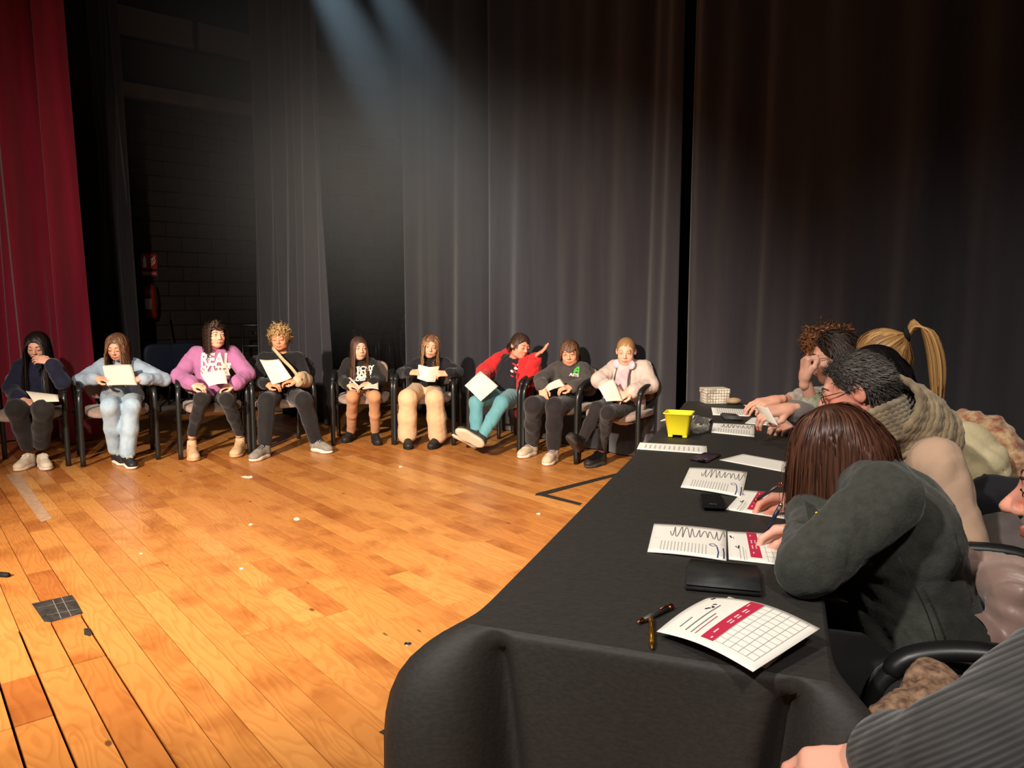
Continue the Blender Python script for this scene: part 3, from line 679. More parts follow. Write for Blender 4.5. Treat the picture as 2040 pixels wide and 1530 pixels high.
def person(label, J, s=.86, kid=True, head=(0, 0, 0), hs=None, skin_c=(226, 168, 138), top=None, low=None, shoes=None, hair=None, hands=('hold', 'hold'),
           hand_dir=(None, None), palm=(None, None), eyes='open', group=None, top_amp=.007, low_amp=.004, fat=1., neckr=None, brow=(60, 40, 30), glasses=None, iris=None, bodyfit=1., nails=None):
    """J: world joints; a = person's right side, b = left. Returns the thing and its parts."""
    pv, nk, hd = J['pelvis'], J['neck'], J['head']
    up = unit(nk - pv); rt = unit(J['shb'] - J['sha']); rt = unit(rt - up * (rt @ up)); fw = np.cross(rt, up)
    RT = np.stack([rt, -fw, up], 1); L_ = np.linalg.norm(nk - pv); shw = np.linalg.norm(J['shb'] - J['sha'])
    loc = V(pv[0], pv[1], 0.)
    P = thing('person', label, 'person', loc, group)
    hs = hs or (.93 if kid else 1.); RH = head_frame(*head)
    sk = skin('%d_%d_%d' % skin_c, skin_c); lip = mat('lip_%d' % skin_c[0], tuple(int(x * y) for x, y in zip(skin_c, (.90, .72, .70))), .5)
    hipa = pv - rt * .085 * s + up * -.02; hipb = pv + rt * .085 * s + up * -.02
    def torso(S, e, k=.05):
        S.ell(pv + up * .70 * L_, (shw * .46 + e, .105 * s * fat + e, .30 * L_ + e), RT, k).ell(pv + up * .33 * L_, (.135 * s * fat + e, .10 * s * fat + e, .30 * L_), RT, k)
        S.ell(pv + up * .03, (.155 * s * fat + e, .115 * s * fat + e, .11 * s), RT, k)
        S.cone(J['sha'] * .9 + nk * .1, J['shb'] * .9 + nk * .1, .050 * s + e * .6, .050 * s + e * .6, k)
    ar = (.046, .040, .034, .024); B = Sdf(); torso(B, 0)
    nb = hd + RH @ V(0, -.03, -.085) * hs
    B.cone(nk + up * -.03, nb, (neckr or .052) * s, (neckr or .050) * s, .03)
    for h, sh in (('a', 'sha'), ('b', 'shb')):
        B.chain([J[sh], J['el' + h], J['wr' + h]], [ar[0] * s, ar[2] * s, ar[3] * s], .02)
    for h, hp_ in (('a', hipa), ('b', hipb)):
        if 'kn' + h in J: B.chain([hp_, J['kn' + h], J['an' + h]], [.078 * s * fat, .053 * s, .036 * s], .03)
    parts = [(*B.mesh(.0145), 0)]
    hv, hf, hm = HEADS[kid]
    if hair and hair.get('tuck', hair['sets'][0]['style'] == 'part'): hv = hv.copy(); hv[:, 0] = np.clip(hv[:, 0], -.0735, .0735)
    parts.append((hv * hs @ RH.T + hd, hf, hm))
    for i, h in enumerate('ab'):
        if hands[i] is None: continue
        d = hand_dir[i] if hand_dir[i] is not None else J['wr' + h] - J['el' + h]
        n = palm[i] if palm[i] is not None else V(0, .3, -1); th = -rt if h == 'b' else rt
        if isinstance(n, tuple) and len(n) == 2: n, th = n
        wv, wf = place_hand(hands[i], J['wr' + h], V(d), V(n), V(th), s); parts.append((wv, wf, 0))
        if nails is not None: put_nails(hands[i], J['wr' + h], V(d), V(n), V(th), s, nails, P)
    v, f, m = join(parts)
    body = mk('body', v, f, sk, P, mats=[sk, lip], midx=m)
    # eyes, lashes and brows
    for sx in (-1, 1):
        ec = V(sx * .032, .0790, .0040)
        if eyes == 'down':
            MB().sup(hd + RH @ (V(sx * .032, .0775, .0035) * hs), (.0160 * hs, .0140 * hs, .0105 * hs), 1, 1, RH, 10, 14).build('eyelid', sk, P)
        if eyes == 'open':
            eb = MB().sup(hd + RH @ (ec * hs), (.0112 * hs,) * 3, 1, 1, RH, 10, 14).build('eye', M_WHITE_EYE, P)
            lk = unit(RH[:, 1]); MB().sup(hd + RH @ ((ec + V(0, .0078, 0)) * hs), (.0056 * hs, .0044 * hs, .0056 * hs), 1, 1, RH, 8, 12).build('iris', iris or M_IRIS, eb)
        z0 = -.003 if eyes == 'down' else .0095
        MB().tube(spline([hd + RH @ (V(sx * q, yy, zz) * hs) for q, yy, zz in ((.017, .0865, z0 - .002), (.026, .0925, z0 + (.0005 if eyes == 'down' else .0025)), (.036, .0915, z0 + (0 if eyes == 'down' else .002)), (.047, .083, z0 - .003))], 9), .0016 * hs if kid else .0011 * hs, 5).build('eyelash', M_LASH, P)
        MB().tube(spline([hd + RH @ (V(sx * q, yy, zz) * hs) for q, yy, zz in ((.014, .0905, .0265), (.028, .0915, .0315), (.042, .083, .0305), (.052, .071, .0245))], 8), V(.0022, .003, .003, .003, .0028, .0024, .0018, .001) * hs, 5).build('eyebrow', mat('brow_%d_%d' % brow[:2], brow, .8), P)
    # clothes
    out = {'root': P, 'body': body, 'RH': RH, 'RT': RT, 'rt': rt, 'up': up, 'fw': fw, 'hipa': hipa, 'hipb': hipb}
    bodyq = []
    if top:
        T = Sdf(); e = top.get('ease', .012); torso(T, e)
        w0, w1, w2 = [x * top.get('sl', 1.) for x in (.052, .045, .036)]
        for h, sh in (('a', 'sha'), ('b', 'shb')):
            wr, el = J['wr' + h], J['el' + h]; c_ = top.get('cuff', .93)
            T.chain([J[sh], el, el + (wr - el) * c_], [w0 * s + e * .6, w1 * s + e * .5, w2 * s + e * .3], .025)
            if top.get('puffc', True) and not top.get('short'): T.cone(el + (wr - el) * (c_ - .16), el + (wr - el) * (c_ - .10), w2 * s * 1.12 + e * .5, w2 * s * 1.1 + e * .4, .03)
        if top.get('hood'):
            for q in (-1, -.5, 0, .5, 1): T.ell(nk - fw * (.055 * s) + rt * q * .085 * s + fw * abs(q) ** 2 * .075 * s + up * (.015 - .03 * abs(q)), (.038 * s, .036 * s, .032 * s), RT, .035)
        if top.get('hem'):
            hm_ = top['hem']; T.ell(pv - up * hm_ * .4, (.165 * s * fat + e, .125 * s * fat + e, hm_ + .05), RT, .06)
        if top.get('collar'): T.cone(nk + up * -.02, nk + (nb - nk) * .5, .068 * s, .062 * s, .02)
        tv, tf = T.mesh(top.get('h', .0098), wrinkle(top_amp, 30, int(abs(pv[0]) * 999) % 97, .8))
        out['top'] = mk(top['name'], tv, tf, top['mat'], P); out['topmesh'] = (tv, tf); bodyq = T.p
        if top.get('cuffmat'):
            for h in 'ab':
                wr, el = J['wr' + h], J['el' + h]; d = unit(wr - el)
                MB().tube([wr - d * .045 * s, wr - d * .02 * s, wr - d * .002], V(w2 * s + e * .3, w2 * s + e * .35, w2 * s + e * .1) * .98, 14).build('cuff', top['cuffmat'], P)
        if top.get('neckmat'):
            MB().tube(spline([nk + up * .012 * s + rt * math.cos(t) * .058 * s - fw * (math.sin(t) * .058 * s - .012) + up * .012 * math.sin(t) for t in np.arange(13) / 12 * 2 * PI], 26), .010 * s, 8).build('collar', top['neckmat'], P)
    if low and 'kna' in J:
        T = Sdf(); e = low.get('ease', .006); fit = low.get('fit', (.085, .064, .046))
        T.ell(pv + up * -.01, (.158 * s * fat + e, .12 * s * fat + e, .11 * s), RT, .05)
        for h, hp_ in (('a', hipa), ('b', hipb)):
            kn, an = J['kn' + h], J['an' + h]; c_ = low.get('len', .95)
            T.chain([hp_, kn, kn + (an - kn) * c_ * .5, kn + (an - kn) * c_], [fit[0] * s * fat + e, fit[1] * s + e, (fit[1] * .45 + fit[2] * .55) * s + e, fit[2] * s + e], .03)
        tv, tf = T.mesh(.0105, wrinkle(low_amp, 34, int(abs(pv[1]) * 999) % 89, .35)); out['low'] = mk(low.get('name', 'trousers'), tv, tf, low['mat'], P); bodyq = bodyq + T.p
    if shoes:
        (uv, uf), (sv, sf), (lv, lf) = shoe_shape(shoes.get('kind', 'sneak'))
        for h in 'ab':
            an, toe = J['an' + h], J['toe' + h]
            nrm = J.get('sole' + h, V(0, 0, 1)); d = toe - an; d = d - nrm * (d @ nrm); d = unit(d); z = unit(nrm); x = np.cross(d, z); R = np.stack([x, d, z], 1)
            k = .235 * s / .86 / .25 * shoes.get('sc', 1.); o0 = an - d * .048 * k - z * .082 * k
            if 'sole' + h not in J: o0[2] = .002
            tr = lambda q: q * k @ R.T + o0
            so = mk('shoe', tr(uv), uf, shoes['mat'], P); mk('sole', tr(sv), sf, shoes['sole'], so); mk('laces', tr(lv), lf, shoes['lace'], so)
            if shoes.get('sock') is not None: MB().tube([an - z * .03 * s, an + unit(J['kn' + h] - an) * .06 * s], [.037 * s, .038 * s], 14).build('sock', shoes['sock'], P)
    if hair:
        hm_ = hair['mat']; L = []
        cols = bodyq[:hair.get('ncol', 4)] if hair.get('body', True) else None
        for i, q in enumerate(hair['sets']): L.append(hair_mesh(hd, RH, hs, body=cols, fwd=fw, **q))
        cv, cf = cap_shape(hair.get('low', True), hair.get('fore', 0.)); cv = cv * hs @ RH.T + hd; L.append((cv, cf, np.full(len(cv), .25)))
        n = 0; vs, fs, rs = [], [], []
        for v_, f_, r_ in L: vs.append(v_); fs.append(f_ + n); rs.append(r_); n += len(v_)
        out['hair'] = mk('hair', np.concatenate(vs), np.concatenate(fs), hm_, P, attr=np.concatenate(rs))
    if glasses:
        g = MB()
        for sx in (-1, 1):
            c = V(sx * .034, .104, .004)
            g.tube([hd + RH @ ((c + V(.023 * math.cos(t), -.004 * abs(math.cos(t)), .018 * math.sin(t))) * hs) for t in np.arange(21) / 20 * 2 * PI], .0016 * hs, 6)
            g.tube([hd + RH @ (V(sx * .057, .100, .008) * hs), hd + RH @ (V(sx * .078, .05, .012) * hs), hd + RH @ (V(sx * .083, -.02, .014) * hs)], .0016 * hs, 6)
        g.tube([hd + RH @ (V(-.011, .106, .008) * hs), hd + RH @ (V(.011, .106, .008) * hs)], .0016 * hs, 6)
        g.build('glasses', glasses, P)
    return out
# ------------------------------------------------------------------ armchairs
M_FRAME = mat('black_frame', (30, 31, 30), .32, spec=.5); M_UPH = mat('taupe_fabric', (158, 134, 122), .95, (146, 122, 110), 40, .3, 250, sheen=.2)
M_SHELL = mat('black_shell', (22, 22, 23), .55); M_PAD = mat('arm_pad', (26, 26, 26), .4, spec=.5)
def make_chair(uph):
    t = thing('armchair', '', 'chair')
    x = .275
    for sx in (-1, 1):
        X = sx * x
        MB().tube(spline([(X, .235, 0.), (X, .235, .25), (X * .995, .232, .50), (X * .985, .214, .58), (X * .97, .16, .638)], 16), .0155, 10, flat=1.35, up=(1, 0, 0)).build('leg', M_FRAME, t)
        MB().tube(spline([(X * .97, -.13, .652), (X * .985, -.20, .60), (X, -.235, .45), (X, -.255, .2), (X, -.265, 0.)], 16), .0150, 10, flat=1.3, up=(1, 0, 0)).build('leg', M_FRAME, t)
        MB().tube(spline([(X * .985, .205, .600), (X * .975, .165, .640), (X * .965, .08, .664), (X * .965, -.06, .668), (X * .975, -.15, .640)], 18), V(*([.012] + [.019] * 16 + [.012])), 10, flat=1.35, up=(1, 0, 0)).build('armrest', M_PAD, t)
    for y in (.16, -.17): MB().tube([(-x, y, .385), (x, y, .385)], .011, 8).build('crossbar', M_FRAME, t)
    for sx in (-1, 1): MB().tube([(sx * .2, .2, .392), (sx * .2, -.2, .392)], .010, 8).build('seat_rail', M_FRAME, t)
    S = MB().sup((0, .0, .427), (.238, .232, .036), .45, .45, None, 16, 36)
    v = S.v[0]; v[:, 2] += -.05 * np.maximum(0, (v[:, 1] - .10) / .13) ** 2 * .5 - .012 * (1 - (v[:, 0] / .24) ** 2) * (v[:, 2] > .43)
    S.build('seat', uph, t); MB().sup((0, -.01, .398), (.225, .215, .015), .3, .4, None, 8, 28).build('seat_shell', M_SHELL, t)
    Bk = MB().sup((0, 0, 0), (.222, .030, .130), .5, .5, None, 18, 32)
    def bend(o, dy):
        v = o.v[0]; y = v[:, 1].copy(); v[:, 1] = y - .235 + dy + 1.0 * v[:, 0] ** 2; v[:, 2] += .625; v[:, 1] -= (v[:, 2] - .625) * .18; return o
    bend(Bk, 0).build('backrest', uph, t); bend(MB().sup((0, 0, 0), (.215, .015, .126), .4, .5, None, 12, 28), -.03).build('back_shell', M_SHELL, t)
    for sx in (-1, 1): MB().tube(spline([(sx * .14, -.16, .395), (sx * .14, -.245, .42), (sx * .14, -.262, .56)], 10), .010, 8).build('back_post', M_FRAME, t)
    return t
chair0 = make_chair(M_UPH); used = [False]
def put_chair(c, face, label, group):
    if used[0]: t = copy_tree(chair0)
    else: t = chair0; used[0] = True
    t.location = (c[0], c[1], 0); t.rotation_euler = (0, 0, math.atan2(face[1], face[0]) - PI / 2)
    return tag(t, label, 'chair', group)
def chair_at(a, b, label, group='armchairs of the seated row'):
    a, b = V(*a, 0), V(*b, 0); m = (a + b) / 2; d = unit(b - a); f = V(d[1], -d[0], 0)
    if f[1] > 0: f = -f
    return put_chair(m - f * .235, f, label, group)
chair_at((-4.11, 5.72), (-3.60, 5.92), 'armchair before the red curtain, under the person in navy sweatshirt')
chair_at((-3.46, 5.89), (-2.99, 6.17), 'armchair under the person in pale denim shirt and jeans')
chair_at((-2.795, 6.17), (-2.30, 6.40), 'armchair under the person in lilac lettered sweatshirt')
chair_at((-2.25, 6.40), (-1.80, 6.70), 'armchair under the person with the beige arm sling')
chair_at((-1.65, 6.77), (-1.11, 6.84), 'armchair under the person in tan trousers and black printed sweatshirt')
chair_at((-1.08, 6.82), (-.55, 6.79), 'armchair under the person in wide cream trousers')
chair_at((-.40, 6.69), (.06, 6.39), 'armchair under the person in red jacket and teal trousers')
chair_at((.10, 6.35), (.55, 6.05), 'armchair under the person in charcoal hoodie with green emblem')
chair_at((.53, 5.99), (.97, 5.68), 'armchair under the person in pale pink coat with headphones')

# ------------------------------------------------------------------ sheets of paper
M_PAPER = mat('paper', (238, 226, 208), .8, (232, 219, 200), 3); M_PAPERB = mat('paper_white', (240, 236, 226), .75); M_INK = mat('grey_ink', (120, 116, 112), .9); M_INKD = mat('dark_ink', (40, 40, 46), .9)
M_RED = mat('red_print', (190, 42, 72), .7); M_BLUE = mat('blue_pen', (52, 62, 120), .7); M_LIGHTINK = mat('pale_ink', (186, 182, 176), .9); M_PINKINK = mat('pink_ink', (240, 200, 205), .9)
def sheet_grid(C, bend=.0, n=10, bdir=0, wave=0.):
    TL, TR, BR, BL = [V(c) for c in C]; u = np.linspace(0, 1, n); U, W = np.meshgrid(u, u)          # W down, U across
    P = (TL * ((1 - U) * (1 - W))[..., None] + TR * (U * (1 - W))[..., None] + BR * (U * W)[..., None] + BL * ((1 - U) * W)[..., None])
    nr = unit(np.cross(BL - TL, TR - TL)); t = U if bdir == 0 else W
    return P + nr * (bend * 4 * t * (1 - t) + wave * np.sin(t * 2 * PI))[..., None], nr
def sheet(name, label, C, bend=0., th=.0012, m=None, bdir=0, wave=0., cat='paper', group=None, n=10):
    P, nr = sheet_grid(C, bend, n, bdir, wave); c = P.mean(axis=(0, 1))
    o = tag(MB().slab(P, th, nr).build(name, m or M_PAPER, loc=c), label, cat, group)
    return o, P, nr
def surf(P, u, w):
    a, b = P.shape[:2]; x = min(max(u, 0), 1) * (b - 1); y = min(max(w, 0), 1) * (a - 1); i, j = min(int(y), a - 2), min(int(x), b - 2); fy, fx = y - i, x - j
    return P[i, j] * (1 - fx) * (1 - fy) + P[i, j + 1] * fx * (1 - fy) + P[i + 1, j] * (1 - fx) * fy + P[i + 1, j + 1] * fx * fy
def print_on(name, o, P, nr, rects, m, lift=.0006, n=6):
    mb = MB()
    for (u0, w0, u1, w1) in rects:
        G = np.array([[surf(P, u0 + (u1 - u0) * i / n, w0 + (w1 - w0) * j / 2) + nr * lift for i in range(n + 1)] for j in range(3)]); mb.grid(G)
    return mb.build(name, m, o)
def stroke_on(name, o, P, nr, lines, m, wd=.0016, lift=.0007):
    mb = MB()
    for ln in lines:
        Q = np.array([surf(P, u, w) + nr * lift for u, w in ln]); tg = np.gradient(Q, axis=0); sd = np.cross(tg, nr); sd /= np.maximum(1e-9, np.linalg.norm(sd, axis=1))[:, None]
        mb.grid(np.stack([Q - sd * wd / 2, Q + sd * wd / 2], 1))
    return mb.build(name, m, o)

# ------------------------------------------------------------------ printed lettering laid onto garments
def text_mesh(body, size=1., bold=.0, sx=1.):
    c = bpy.data.curves.new('lettering', 'FONT'); c.body = body; c.size = size; c.align_x = 'CENTER'; c.align_y = 'CENTER'; c.offset = bold
    o = bpy.data.objects.new('lettering', c); COL.objects.link(o)
    bpy.context.view_layer.update(); me = bpy.data.meshes.new_from_object(o)
    bm = bmesh.new(); bm.from_mesh(me); bmesh.ops.triangulate(bm, faces=bm.faces[:])
    for _ in range(3):
        es = [e for e in bm.edges if e.calc_length() > size * .16]
        if es: bmesh.ops.subdivide_edges(bm, edges=es, cuts=1); bmesh.ops.triangulate(bm, faces=bm.faces[:])
    bm.verts.index_update(); v = np.array([q.co[:] for q in bm.verts]); f = np.array([[w.index for w in q.verts] for q in bm.faces]); bm.free()
    bpy.data.objects.remove(o); bpy.data.curves.remove(c); bpy.data.meshes.remove(me); v[:, 0] *= sx
    return v, f
def shape_mesh(pts, n=1):
    bm = bmesh.new(); vs = [bm.verts.new((x, y, 0)) for x, y in pts]; bm.faces.new(vs); bmesh.ops.triangulate(bm, faces=bm.faces[:])
    for _ in range(3):
        es = [e for e in bm.edges if e.calc_length() > .02]
        if es: bmesh.ops.subdivide_edges(bm, edges=es, cuts=1); bmesh.ops.triangulate(bm, faces=bm.faces[:])
    bm.verts.index_update(); v = np.array([q.co[:] for q in bm.verts]); f = np.array([[w.index for w in q.verts] for q in bm.faces]); bm.free(); return v, f
def lay(name, out, v, f, centre, xa, ya, m, off=.004):
    tv, tf = out['topmesh']; bv = BVHTree.FromPolygons([tuple(q) for q in tv], [tuple(q) for q in tf])
    W = V(centre) + v[:, :1] * xa + v[:, 1:2] * ya; fd = unit(np.cross(xa, ya)); R_ = []
    for p in W:
        h = bv.ray_cast(Vector(p + fd * .3), Vector(-fd), .7); R_.append(np.array(h[0]) + fd * off if h[0] is not None else p)
    return mk(name, np.array(R_), f, m, out['root'])

# ------------------------------------------------------------------ the seated row
Z1 = lambda x, y: (.2157 * x, 620 + .2157 * y)
Z2 = lambda x, y: (330 + .2157 * x, 610 + .2157 * y)
Z3 = lambda x, y: (640 + .18954 * x, 630 + .18954 * y)
Z4 = lambda x, y: (890 + .21569 * x, 630 + .21569 * y)
DY = dict(pelvis=.24, neck=.27, head=.21, sha=.26, shb=.26, ela=.14, elb=.14, wra=-.02, wrb=-.02, kna=-.13, knb=-.13)
def joints(Zf, Y0, s, **kw):
    J = {}
    for k, q in kw.items():
        if k.startswith('toe') or k.startswith('an') or k.startswith('sole'): continue
        J[k] = at(*Zf(q[0], q[1]), Y0 + (q[2] if len(q) > 2 else DY[k]))
    for h in 'ab':
        q = kw['toe' + h]; J['toe' + h] = atz(*Zf(q[0], q[1]), .015) if len(q) < 3 else at(*Zf(q[0], q[1]), Y0 + q[2])
        q = kw['an' + h]; J['an' + h] = at(*Zf(q[0], q[1]), J['toe' + h][1] + .15 * s if len(q) < 3 else Y0 + q[2])
        if 'sole' + h in kw: J['sole' + h] = V(kw['sole' + h])
    for a, b in (('sha', 'ela'), ('ela', 'wra'), ('shb', 'elb'), ('elb', 'wrb'), ('kna', 'ana'), ('knb', 'anb'), ('pelvis', 'kna'), ('pelvis', 'knb'), ('neck', 'pelvis'), ('sha', 'shb'), ('neck', 'head')): print('  %s-%s %.2f' % (a, b, np.linalg.norm(J[a] - J[b])), end='')
    print()
    return J
GR = 'people of the seated row'
def zpt(Zf, Y0, x, y, dy): return at(*Zf(x, y), Y0 + dy)
M_BLKSHOE = mat('black_leather', (34, 33, 33), .5, (46, 44, 43), 30); M_WSOLE = mat('white_sole', (226, 216, 200), .7); M_BSOLE = mat('black_sole', (28, 27, 27), .7)
M_OFFW = mat('offwhite_leather', (226, 208, 186), .6, (214, 194, 170), 12); M_WLACE = mat('white_lace', (232, 224, 210), .8); M_BLACE = mat('black_lace', (30, 30, 32), .8)
FRONT = V(0, -1, 0)
# 1 navy sweatshirt, hand at mouth
Y0 = 5.82
J = joints(Z1, Y0, .86, head=(345, 315), neck=(345, 470), sha=(205, 515), shb=(500, 515), pelvis=(270, 840), ela=(105, 710), wra=(195, 818), elb=(575, 655, .12), wrb=(468, 468, .06),
           kna=(150, 905), knb=(400, 905), ana=(265, 1245), anb=(385, 1235), toea=(190, 1452), toeb=(440, 1455))
out = person('person in navy sweatshirt with long black hair, hand to mouth, before the red curtain', J, .88, head=(14, 24, 2), skin_c=(232, 184, 160), eyes='down',
       top=dict(name='sweatshirt', mat=cloth('navy', (30, 32, 54), (36, 38, 62)), ease=.022, sl=1.15, neckmat=MATS['cloth_navy'], cuff=.9), low=dict(mat=cloth('blacktrack', (34, 30, 30), (42, 38, 37)), ease=.014, fit=(.080, .064, .05)),
       shoes=dict(kind='sneak', mat=M_OFFW, sole=M_WSOLE, lace=M_WLACE, sock=mat('white_sock', (228, 214, 200), .9)), hands=('hold', 'relax'), hand_dir=(V(.8, -.3, -.15), V(-.85, -.2, .25)), palm=((V(.2, .2, -1), V(0, -1, 0)), (V(-.2, .6, -.6), V(0, 0, 1))),
       hair=dict(mat=hairmat('hair_black', (20, 15, 14), (46, 34, 30)), sets=[dict(style='part', seed=3, N=850, length=.52, width=.0050, vol=.016, xmax=.088, spread=.12)]), group=GR, brow=(30, 22, 20))
sheet('paper_sheaf', 'small sheaf of papers held on the lap of the navy sweatshirt', [zpt(Z1, Y0, 235, 735, -.06), zpt(Z1, Y0, 535, 770, -.05), zpt(Z1, Y0, 545, 832, -.15), zpt(Z1, Y0, 310, 838, -.16)], .01, .004, bdir=1)
# 2 denim
Y0 = 6.02
J = joints(Z1, Y0, .88, head=(1085, 325, .16), neck=(1100, 485), sha=(965, 500), shb=(1245, 500, .30), pelvis=(1130, 800), ela=(735, 640, .10), wra=(900, 622, -.07), elb=(1515, 632, .26), wrb=(1305, 625, .05),
           kna=(1015, 880, -.2), knb=(1215, 880, -.12), ana=(1075, 1290), anb=(1175, 1330), toea=(1165, 1415), toeb=(1235, 1445))
out = person('person in pale blue denim shirt and ripped jeans reading a sheet', J, .88, head=(4, 22, 4), skin_c=(226, 168, 140), eyes='down',
       top=dict(name='denim_shirt', mat=cloth('denim', (148, 166, 184), (164, 180, 196), 20), ease=.016, sl=1.1, collar=True, hem=.02), low=dict(name='jeans', mat=cloth('jeans', (150, 172, 190), (176, 196, 208), 9, .3), ease=.012, fit=(.075, .058, .056), len=.93),
       shoes=dict(kind='sneak', mat=M_BLKSHOE, sole=M_WSOLE, lace=M_WLACE, sc=.95), hands=('hold', 'hold'), hand_dir=(V(1, -.25, .02), V(-1, -.35, .05)), palm=((V(.1, .3, -1), V(0, -1, .3)), (V(-.1, .3, -1), V(0, -1, .3))),
       hair=dict(mat=hairmat('hair_brown', (66, 42, 30), (150, 108, 76)), sets=[dict(style='part', seed=5, N=800, length=.32, width=.0042, vol=.014, curl=.004, clen=.09, spread=.10)]), group=GR, brow=(90, 62, 46))
P_ = out['root']
Ts = Sdf().ell(J['pelvis'] + V(0, -.125, .07), (.085, .03, .085), k=.02).ell(J['pelvis'] + V(0, -.115, .16), (.07, .03, .1), k=.03)
mk('tee_shirt', *Ts.mesh(.008, wrinkle(.006, 22, 4)), cloth('greytee', (120, 122, 126), (150, 150, 150), 30), P_)
sheet('paper_sheet', 'cream sheet held up before the denim shirt', [zpt(Z1, Y0, 945, 502, -.02), zpt(Z1, Y0, 1215, 492, .07), zpt(Z1, Y0, 1268, 682, -.02), zpt(Z1, Y0, 988, 686, -.14)], .006, .0012)
# 3 lilac sweatshirt
Y0 = 6.26
J = joints(Z2, Y0, .92, head=(462, 262), neck=(435, 405), sha=(285, 450), shb=(610, 445, .32), pelvis=(440, 815), ela=(125, 650, .1), wra=(255, 725, -.06), elb=(755, 630, .24), wrb=(640, 728, .04),
           kna=(330, 865, -.2), knb=(565, 865, -.12), ana=(240, 1190), anb=(685, 1180), toea=(262, 1412), toeb=(650, 1375))
out = person('person in lilac sweatshirt with white lettering, dark curly hair, head turned aside', J, .92, head=(42, 4, 0), skin_c=(232, 180, 152),
       top=dict(name='sweatshirt', mat=cloth('lilac', (170, 104, 148), (180, 114, 158), 5), ease=.026, sl=1.25, cuff=.92, neckmat=MATS['cloth_lilac'], cuffmat=cloth('creamcuff', (226, 210, 184))), low=dict(name='leggings', mat=cloth('legging', (30, 27, 28), (35, 32, 32), 5, .12), ease=.004, fit=(.078, .056, .040)),
       shoes=dict(kind='high', mat=mat('beige_suede', (206, 168, 130), .85, (194, 154, 116), 20), sole=mat('tan_sole', (196, 160, 124), .8), lace=mat('tan_lace', (186, 146, 108), .8), sock=mat('pink_sock', (220, 176, 150), .9), sc=1.02), hands=('hold', 'hold'), hand_dir=(V(.9, -.3, -.1), V(-.9, -.35, -.1)), palm=((V(.1, .3, -1), V(0, -1, .3)), (V(-.1, .3, -1), V(0, -1, .3))),
       hair=dict(mat=hairmat('hair_darkcurl', (30, 21, 18), (78, 54, 42)), sets=[dict(style='part', seed=8, N=560, length=.30, width=.0045, vol=.026, curl=.013, clen=.030, steps=34, xmax=.105, spread=.3, back=1., sweep=1.1, part=-.035, fcut=.070)]), group=GR, brow=(40, 28, 24))
XA, YA = unit(out['rt']), unit(out['up'])
M_PRINTW = mat('white_print', (232, 222, 206), .8)
for tx, (zx, zy), sz, sx in (('REAL', (450, 497), .148, .72), ('SKATER', (455, 602), .112, .62)):
    v, f = text_mesh(tx, sz, .006, sx)
    lay('lettering', out, v, f, zpt(Z2, Y0, zx, zy, .12), XA, YA, M_PRINTW, .010)
sheet('paper_sheet', 'tan-shaded sheet held low in front of the lettered sweatshirt', [zpt(Z2, Y0, 322, 632, -.05), zpt(Z2, Y0, 548, 582, 0), zpt(Z2, Y0, 572, 715, -.1), zpt(Z2, Y0, 400, 740, -.16)], .012, .0012)
# 4 black top with sling
Y0 = 6.53
J = joints(Z2, Y0, .9, head=(1052, 290), neck=(1075, 440), sha=(905, 490), shb=(1225, 480, .32), pelvis=(1090, 805), ela=(850, 690, .12), wra=(940, 728, -.06), elb=(1305, 690, .2), wrb=(1215, 690, .0),
           kna=(935, 880, -.2), knb=(1275, 870, -.14), ana=(915, 1265), anb=(1385, 1240), toea=(835, 1410), toeb=(1545, 1350))
out = person('person in black clothes with short blond curls and a beige arm sling', J, .92, head=(8, 12, -2), skin_c=(214, 152, 116), eyes='down',
       top=dict(name='pullover', mat=cloth('black4', (26, 24, 25), (31, 29, 30)), ease=.012, sl=1.05), low=dict(name='joggers', mat=cloth('jogger4', (30, 28, 29), (36, 34, 35)), ease=.012, fit=(.078, .064, .048)),
       shoes=dict(kind='sneak', mat=mat('grey_mesh', (150, 140, 128), .8, (120, 112, 104), 60), sole=M_WSOLE, lace=M_BLACE, sc=1.05), hands=('hold', 'hold'), hand_dir=(V(.95, -.3, .1), V(-.95, -.3, .05)), palm=((V(.1, .3, -1), V(0, -1, .3)), (V(-.1, .3, -1), V(0, -1, .3))),
       hair=dict(mat=hairmat('hair_blondcurl', (120, 88, 50), (214, 176, 118)), body=False, low=False, sets=[dict(style='puff', seed=4, N=900, length=.075, width=.0045, vol=.006, curl=.008, clen=.030, steps=14, grav=.12, fcut=.05)]), group=GR, brow=(110, 78, 48))
SL = cloth('sling', (214, 184, 146), (200, 168, 130), 12)
MB().tube(spline([zpt(Z2, Y0, 985, 385, .22), zpt(Z2, Y0, 1010, 410, .13), zpt(Z2, Y0, 1090, 500, .10), zpt(Z2, Y0, 1160, 570, .09), zpt(Z2, Y0, 1215, 640, .02)], 24), .017, 8, flat=.25, up=(0, 1, 0)).build('sling_strap', SL, out['root'])
d = J['elb'] - J['wrb']; Ts = Sdf().cone(J['wrb'] + d * .12, J['wrb'] + d * .95, .052, .062, .02).cone(J['wrb'] + d * .3 + V(0, 0, .04), J['wrb'] + d * .7 + V(0, 0, .05), .035, .035, .03)
mk('sling', *Ts.mesh(.008, wrinkle(.008, 22, 9)), SL, out['root'])
MB().tube(spline([zpt(Z2, Y0, 1060, 715, .02), zpt(Z2, Y0, 1090, 722, -.02), zpt(Z2, Y0, 1130, 712, -.02), zpt(Z2, Y0, 1138, 740, -.03)], 12), .004, 6).build('drawstring', M_WLACE, out['root'])
sheet('paper_sheet', 'tilted white sheet in the hands above black joggers', [zpt(Z2, Y0, 868, 492, .02), zpt(Z2, Y0, 1045, 488, .06), zpt(Z2, Y0, 1165, 660, -.04), zpt(Z2, Y0, 985, 722, -.12)], -.012, .0016)
